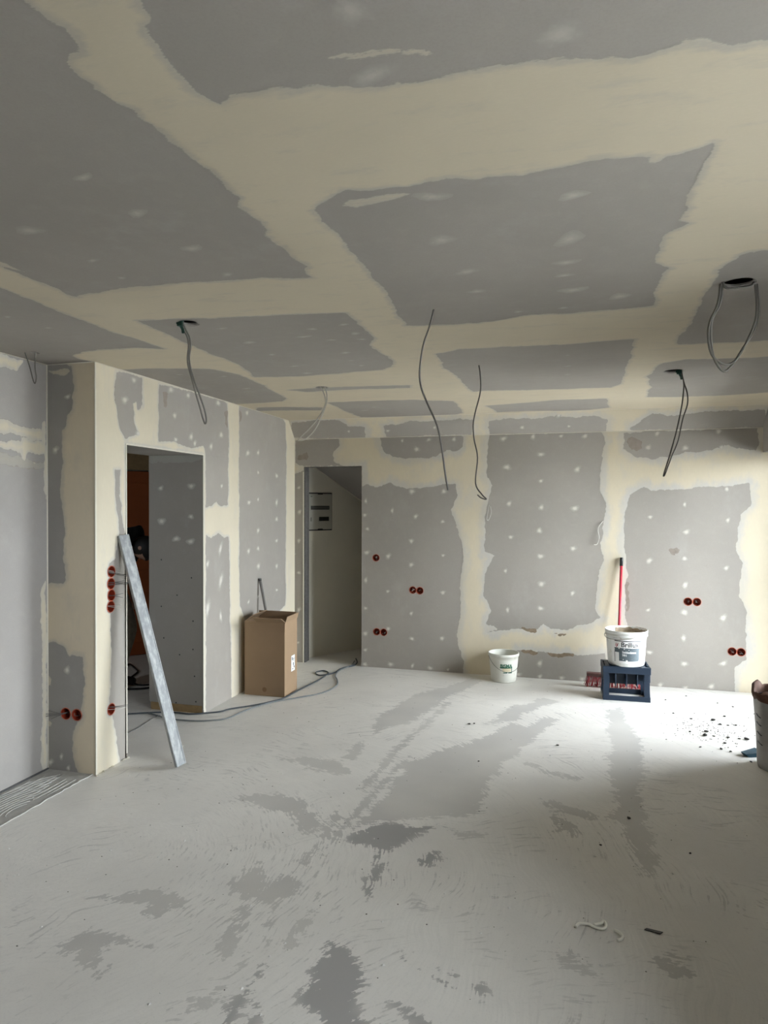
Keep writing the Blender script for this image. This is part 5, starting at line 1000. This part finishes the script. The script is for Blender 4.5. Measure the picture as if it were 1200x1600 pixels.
# ================================================================== RUBBLE SACK AT THE RIGHT EDGE
sk = empty('rubble_sack', (1.268, 4.665, 0), 0, 'crumpled white woven sack with brown paper rim at the right edge', 'sack')
rg = random.Random(21); n = 40; rings = [(0.118, 0.0), (0.126, 0.03), (0.128, 0.10), (0.133, 0.20), (0.139, 0.30), (0.144, 0.37), (0.146, 0.42), (0.150, 0.455)]
ph = [rg.uniform(0, 6.28) for _ in range(6)]
def sack_r(r, a, z_): return r * (1 + 0.025 * math.sin(3 * a + ph[0] + z_ * 5) + 0.018 * math.sin(7 * a + ph[1] - z_ * 9) + 0.010 * math.sin(13 * a + ph[2]))
vs = []; fs = []
for r, z_ in rings:
    for j in range(n): a = 2 * PI * j / n; q_ = sack_r(r, a, z_); vs.append((q_ * math.cos(a), q_ * math.sin(a), z_ + 0.002))
for i in range(len(rings) - 1):
    for j in range(n): fs.append((i * n + j, i * n + (j + 1) % n, (i + 1) * n + (j + 1) % n, (i + 1) * n + j))
fs.append(tuple(range(n - 1, -1, -1)))
MB().add(vs, fs, True).build('sack_body', simple('white_woven_plastic', (0.33, 0.32, 0.305), 0.6, var=0.18, scale=14, bump_s=0.2), sk)
rim_r = [(0.150, 0.425), (0.154, 0.45), (0.152, 0.485), (0.140, 0.485), (0.134, 0.44)]
vs = []; fs = []
for i, (r, z_) in enumerate(rim_r):
    for j in range(n):
        a = 2 * PI * j / n; q_ = sack_r(r, a, 0.45) * (1 + 0.02 * math.sin(9 * a + i * 1.7 + ph[5])); zz = z_ + (0.022 * math.sin(2 * a + ph[3]) + 0.014 * math.sin(5 * a + ph[4]) + 0.008 * math.sin(11 * a + ph[5] + i) if 0 < i < 4 else 0) - (0.02 * math.sin(a - 4.0) if i == 0 else 0)
        vs.append((q_ * math.cos(a), q_ * math.sin(a), zz))
for i in range(len(rim_r) - 1):
    for j in range(n): fs.append((i * n + j, i * n + (j + 1) % n, (i + 1) * n + (j + 1) % n, (i + 1) * n + j))
MB().add(vs, fs, True).build('paper_rim', simple('torn_brown_paper', (0.10, 0.045, 0.028), 0.85, var=0.7, scale=30), sk, 'torn brown paper rim')
vs = [(0, 0, 0.44)]; 
for j in range(n): a = 2 * PI * j / n; q_ = sack_r(0.134, a, 0.44); vs.append((q_ * math.cos(a), q_ * math.sin(a), 0.42 + 0.02 * math.sin(4 * a)))
MB().add(vs, [(0, 1 + j, 1 + (j + 1) % n) for j in range(n)]).build('rubble_fill', simple('brown_rubble', (0.16, 0.09, 0.06), 0.9, var=0.6, scale=40), sk)
for k, z_ in enumerate((0.175, 0.235, 0.295, 0.345)):            # slanted black print strokes
    pts = []
    for t_ in np.linspace(0, 1, 6):
        a = math.radians(197 + 17 * t_); zz = z_ - 0.016 * t_; r = sack_r(0.128 + 0.006 * (z_ - .1) / .1, a, zz) + 0.0045; pts.append((r * math.cos(a), r * math.sin(a), zz))
    MB().tube(pts, 0.0028, 5).build('print_stroke', M_BLK, sk)
tr = empty('blue_scraper', (1.150, 4.86, 0), 0.5, 'small dark teal plastic piece lying behind the rubble sack', 'scrap')
MB().add([(-0.035, -0.03, 0.0), (0.075, -0.045, 0.0), (0.075, 0.045, 0.0), (-0.035, 0.02, 0.0), (-0.055, -0.03, 0.022), (0.075, -0.045, 0.03), (0.075, 0.045, 0.03), (-0.055, 0.02, 0.022)], [(0,3,2,1),(4,5,6,7),(0,1,5,4),(1,2,6,5),(2,3,7,6),(3,0,4,7)]).build('plate', simple('teal_plastic', (0.004, 0.045, 0.075), 0.4), tr)
MB().tube([(0.07, 0, 0.018), (0.14, 0.0, 0.020)], 0.011, 10).build('grip', M_SCREW, tr)

# ================================================================== LITTER ON THE FLOOR
M_CLOD = simple('dark_clod', (0.05, 0.045, 0.04), 0.9, var=0.5, scale=60)
def clod_mesh(seed):
    rg = random.Random(seed); bm = bmesh.new(); bmesh.ops.create_icosphere(bm, subdivisions=1, radius=1.0)
    for v in bm.verts: v.co *= rg.uniform(0.6, 1.15)
    me = bpy.data.meshes.new('clod'); bm.to_mesh(me); bm.free(); me.materials.append(M_CLOD); return me
CL = [clod_mesh(k) for k in range(4)]
CLODS = [(0.961,5.275,0.016),(0.936,5.185,0.02),(1.068,5.574,0.018),(1.092,5.473,0.016),(1.168,5.698,0.012),(1.144,5.472,0.01),(1.204,5.489,0.011),(0.995,5.187,0.01),(1.089,5.186,0.012),(1.205,5.179,0.018),(1.156,5.178,0.01),(0.992,4.928,0.012),(1.042,5.055,0.011),(1.044,4.894,0.01),(1.124,4.732,0.01),(0.863,4.929,0.009),(0.85,5.244,0.01),(0.91,5.562,0.011),(0.799,5.678,0.01),(0.976,6.223,0.008),(1.191,6.071,0.008),(1.289,5.989,0.009),(1.41,5.832,0.008),(0.311,3.701,0.013),(0.155,3.377,0.007),(0.556,3.408,0.007),(0.792,6.053,0.008),(-0.704,4.986,0.012),(-0.67,5.011,0.009),(-0.065,4.708,0.01),(-0.543,4.279,0.007)]
CWORDS = ['dark crumb of dirt on the sunlit floor left of the rubble sack']
for k, (x, y, s) in enumerate(CLODS):
    o = link_mesh('dirt_clod', CL[k % 4]); o.location = (x, y, s * 0.45); o.scale = (s * 1.2, s, s * 0.55); o.rotation_euler = (0, 0, k * 1.3)
    near = x > 0.7 and y > 4.4
    tag(o, 'dark dirt crumb on the floor near the rubble sack' if near else 'dark dirt crumb alone on the open floor', 'dirt crumb', 'dirt crumbs near the rubble sack' if near else 'stray dirt crumbs on the floor')
rg = random.Random(77); mb = MB()
for k in range(420):                                             # fine grit, thickest by the sack
    if k < 190: x = 1.02 + rg.gauss(0, 0.14); y = 5.35 + rg.gauss(0, 0.16)
    else: x = rg.uniform(-2.6, 1.5); y = rg.uniform(2.0, 6.4)
    if x > 1.58 or y > 6.45 or x < -2.65: continue
    r = rg.uniform(0.0025, 0.006) if k < 190 else rg.uniform(0.002, 0.0045)
    mb.add([(x + r, y, r * .3), (x, y + r * rg.uniform(.6, 1.4), r * .3), (x - r, y, r * .3), (x, y - r * rg.uniform(.6, 1.4), r * .3), (x, y, r), (x, y, 0.0)], [(0,1,4),(1,2,4),(2,3,4),(3,0,4),(1,0,5),(2,1,5),(3,2,5),(0,3,5)])
tag(mb.build('floor_grit', simple('grit', (0.16, 0.145, 0.13), 0.9, var=0.5, scale=40)), 'fine dark grit scattered over the screed, thickest by the sack', 'grit', kind='stuff')
mb = MB()
for k in range(160):
    x = rg.uniform(-2.7, 0.8); y = rg.uniform(1.9, 5.6); r = rg.uniform(0.003, 0.009)
    if x < -2.65 or (abs(x + 2.3) < .12 and abs(y - 3.7) < .12): continue
    mb.add([(x + r, y, r * .25), (x, y + r * rg.uniform(.6, 1.4), r * .25), (x - r, y, r * .25), (x, y - r * rg.uniform(.6, 1.4), r * .25), (x, y, r * .7), (x, y, 0.0)], [(0,1,4),(1,2,4),(2,3,4),(3,0,4),(1,0,5),(2,1,5),(3,2,5),(0,3,5)])
tag(mb.build('plaster_flecks', simple('white_flecks', (0.70, 0.69, 0.66), 0.85)), 'pale plaster flecks scattered over the screed floor', 'plaster flecks', kind='stuff')
M_SEAL = simple('white_sealant_scrap', (0.90, 0.88, 0.80), 0.5, var=0.04)
SCRAP1 = [(0.034, 2.687), (0.046, 2.709), (0.064, 2.714), (0.084, 2.716), (0.103, 2.705), (0.122, 2.7), (0.138, 2.704), (0.147, 2.723), (0.146, 2.744), (0.138, 2.752), (0.132, 2.738), (0.103, 2.718)]
SCRAP2 = [(0.177, 2.705), (0.192, 2.696), (0.204, 2.676), (0.198, 2.655), (0.184, 2.645)]
STRIP = [(0.297, 2.756), (0.355, 2.747), (0.344, 2.733), (0.288, 2.744)]
tag(MB().tube(spline([(a, b, 0.006) for a, b in SCRAP1], 6), 0.0055, 8).build('sealant_scrap', M_SEAL), 'long curled white sealant strand on the floor in front', 'scrap')
tag(MB().tube(spline([(a, b, 0.006) for a, b in SCRAP2], 6), 0.0060, 8).build('sealant_scrap', M_SEAL), 'short bent white sealant piece on the floor in front', 'scrap')
q = STRIP; bl = MB().add([(q[0][0], q[0][1], 0.001), (q[1][0], q[1][1], 0.001), (q[2][0], q[2][1], 0.001), (q[3][0], q[3][1], 0.001), (q[0][0], q[0][1], 0.004), (q[1][0], q[1][1], 0.004), (q[2][0], q[2][1], 0.004), (q[3][0], q[3][1], 0.004)], [(0,3,2,1),(4,5,6,7),(0,1,5,4),(1,2,6,5),(2,3,7,6),(3,0,4,7)])
tag(bl.build('dark_strip', simple('dark_offcut', (0.045, 0.042, 0.04), 0.5, var=0.4, scale=80)), 'short flat dark offcut lying right of the sealant scraps', 'scrap')

# ================================================================== PERSON bending over in the corridor
def skinned(name, verts, edges, mat, parent, root=0, sub=2):
    me = bpy.data.meshes.new(name); me.from_pydata([Vector(v[0]) for v in verts], edges, []); me.update()
    o = link_mesh(name, me, mat, parent)
    m = o.modifiers.new('skin', 'SKIN'); m.use_smooth_shade = True
    for i, v in enumerate(verts):
        r = v[1]; me.skin_vertices[0].data[i].radius = (r, r) if not isinstance(r, tuple) else r
        me.skin_vertices[0].data[i].use_root = (i == root)
    s = o.modifiers.new('sub', 'SUBSURF'); s.levels = sub; s.render_levels = sub
    return o
ps = empty('person', (-3.945, 5.085, 0), 0.10, 'person in black top and pale work trousers bending over in the corridor', 'person')
M_SKIN = simple('skin', (0.42, 0.25, 0.18), 0.5, var=0.05); M_SHIRT = simple('black_top', (0.006, 0.006, 0.007), 0.8, var=0.3); M_TROUS = simple('pale_work_trousers', (0.30, 0.265, 0.205), 0.85, var=0.5, scale=28)
bv = [((0, 0, 0.98), 0.135), ((0.05, 0, 1.13), 0.125), ((0.14, 0, 1.27), 0.135), ((0.235, 0, 1.375), 0.115), ((0.295, 0, 1.365), 0.060), ((0.335, 0, 1.325), 0.058)]
be = [(0, 1), (1, 2), (2, 3), (3, 4), (4, 5)]
def limb(pts, start):
    k = start
    for p_, r in pts: bv.append((p_, r)); be.append((k, len(bv) - 1)); k = len(bv) - 1
    return k
for s in (-1, 1):
    limb([((0.0, 0.095 * s, 0.92), 0.095), ((0.10, 0.115 * s, 0.72), 0.078), ((0.165, 0.12 * s, 0.52), 0.062), ((0.10, 0.125 * s, 0.33), 0.056), ((0.02, 0.13 * s, 0.10), 0.040), ((0.10, 0.135 * s, 0.045), 0.036), ((0.19, 0.14 * s, 0.035), 0.028)], 0)
    k = limb([((0.215, 0.16 * s, 1.35), 0.062), ((0.17, 0.215 * s, 1.21), 0.047), ((0.10, 0.225 * s, 1.09), 0.042), ((0.13, 0.20 * s, 0.96), 0.034), ((0.165, 0.175 * s, 0.855), 0.026), ((0.178, 0.165 * s, 0.805), 0.034)], 3)
    for j in range(4):
        y_ = (0.165 - 0.030 + 0.020 * j) * s; ln = (0.085, 0.095, 0.09, 0.07)[3 - j] if s > 0 else (0.07, 0.09, 0.095, 0.085)[j]
        limb([((0.190, y_, 0.775), 0.010), ((0.194, y_, 0.775 - ln * 0.5), 0.009), ((0.183, y_, 0.775 - ln), 0.008)], k)
    limb([((0.195, 0.125 * s, 0.800), 0.011), ((0.208, 0.115 * s, 0.770), 0.009)], k)
skinned('body', bv, be, M_SKIN, ps)
hd = MB()                                                          # head, chin tucked down towards the floor
n, mrg = 20, 14
def headpt(th, ph_):
    x = math.sin(th) * math.cos(ph_); y = math.sin(th) * math.sin(ph_); z_ = math.cos(th)
    rx = 0.098 * (1 - 0.10 * max(0, -z_)); ry = 0.077 * (1 - 0.22 * max(0, -z_)); rz = 0.118
    nose = 0.022 * math.exp(-((ph_ if ph_ < PI else ph_ - 2 * PI) / 0.16) ** 2) * math.exp(-((z_ + 0.12) / 0.16) ** 2)
    brow = -0.006 * math.exp(-((abs(ph_ if ph_ < PI else ph_ - 2 * PI) - 0.4) / 0.2) ** 2) * math.exp(-((z_ - 0.06) / 0.10) ** 2)
    return Vector(((rx + nose + brow) * x if x > 0 else rx * x, ry * y, rz * z_))
vs = [headpt(PI * i / mrg, 2 * PI * j / n) for i in range(mrg + 1) for j in range(n)]
fs = [(i * n + j, i * n + (j + 1) % n, (i + 1) * n + (j + 1) % n, (i + 1) * n + j) for i in range(mrg) for j in range(n)]
HM = Matrix.Translation((0.385, 0, 1.250)) @ Matrix.Rotation(math.radians(78), 4, 'Y')
ho = hd.add([HM @ v for v in vs], fs, True).build('head', M_SKIN, ps)
hr = MB(); vs = []; fs = []
for i in range(9):
    for j in range(n):
        v = headpt(PI * 0.70 * i / 8, 2 * PI * j / n); ph_ = 2 * PI * j / n; front = math.cos(ph_) > 0.45 and i > 5
        vs.append(HM @ (v * (1.10 if not front else 0.97)))
fs = [(i * n + j, i * n + (j + 1) % n, (i + 1) * n + (j + 1) % n, (i + 1) * n + j) for i in range(8) for j in range(n)]
hr.add(vs, fs, True).build('hair', simple('black_hair', (0.008, 0.007, 0.006), 0.6), ps)
for s in (-1, 1):
    e = MB().lathe([(0.0, 0.009), (0.006, 0.006), (0.009, 0.0)], 10).build('eye', simple('eye_dark', (0.05, 0.04, 0.03), 0.3), ho); e.matrix_world = HM @ Matrix.Translation((0.083, 0.032 * s, 0.006)) @ Matrix.Rotation(PI / 2, 4, 'Y')
    er = MB().lathe([(0.0, 0.008), (0.014, 0.010), (0.020, 0.004), (0.016, 0.0)], 12).build('ear', M_SKIN, ho); er.matrix_world = HM @ Matrix.Translation((-0.005, 0.075 * s, 0.0)) @ Matrix.Rotation(-s * PI / 2, 4, 'X')
mo = MB().box((-0.004, -0.022, -0.003), (0.004, 0.022, 0.003)).build('mouth', simple('lips', (0.30, 0.12, 0.10), 0.5), ho); mo.matrix_world = HM @ Matrix.Translation((0.084, 0, -0.058))
tv = [((0.005, 0, 1.00), 0.150), ((0.055, 0, 1.13), 0.145), ((0.14, 0, 1.27), 0.158), ((0.225, 0, 1.40), 0.135), ((0.29, 0, 1.385), 0.088), ((0.335, 0, 1.33), 0.078)]
te = [(0, 1), (1, 2), (2, 3), (3, 4), (4, 5)]
for s in (-1, 1):
    k = len(tv); tv += [((0.215, 0.165 * s, 1.35), 0.078), ((0.17, 0.218 * s, 1.21), 0.062), ((0.11, 0.228 * s, 1.10), 0.056)]; te += [(3, k), (k, k + 1), (k + 1, k + 2)]
skinned('shirt', tv, te, M_SHIRT, ps)
pv = [((0.0, 0, 1.00), 0.150), ((0.0, 0.0, 0.93), 0.140)]; pe = [(0, 1)]
for s in (-1, 1):
    k = len(pv); pv += [((0.01, 0.10 * s, 0.88), 0.105), ((0.10, 0.117 * s, 0.72), 0.092), ((0.165, 0.122 * s, 0.52), 0.080), ((0.10, 0.127 * s, 0.33), 0.076), ((0.03, 0.13 * s, 0.10), 0.068)]; pe += [(1, k), (k, k + 1), (k + 1, k + 2), (k + 2, k + 3), (k + 3, k + 4)]
skinned('trousers', pv, pe, M_TROUS, ps)
for s in (-1, 1):
    sv = [((-0.03, 0.13 * s, 0.055), 0.050), ((0.06, 0.133 * s, 0.052), 0.048), ((0.16, 0.138 * s, 0.045), 0.044), ((0.22, 0.142 * s, 0.040), 0.036)]
    skinned('shoe', sv, [(0, 1), (1, 2), (2, 3)], simple('dark_shoe', (0.03, 0.028, 0.025), 0.6), ps, 0, 1)
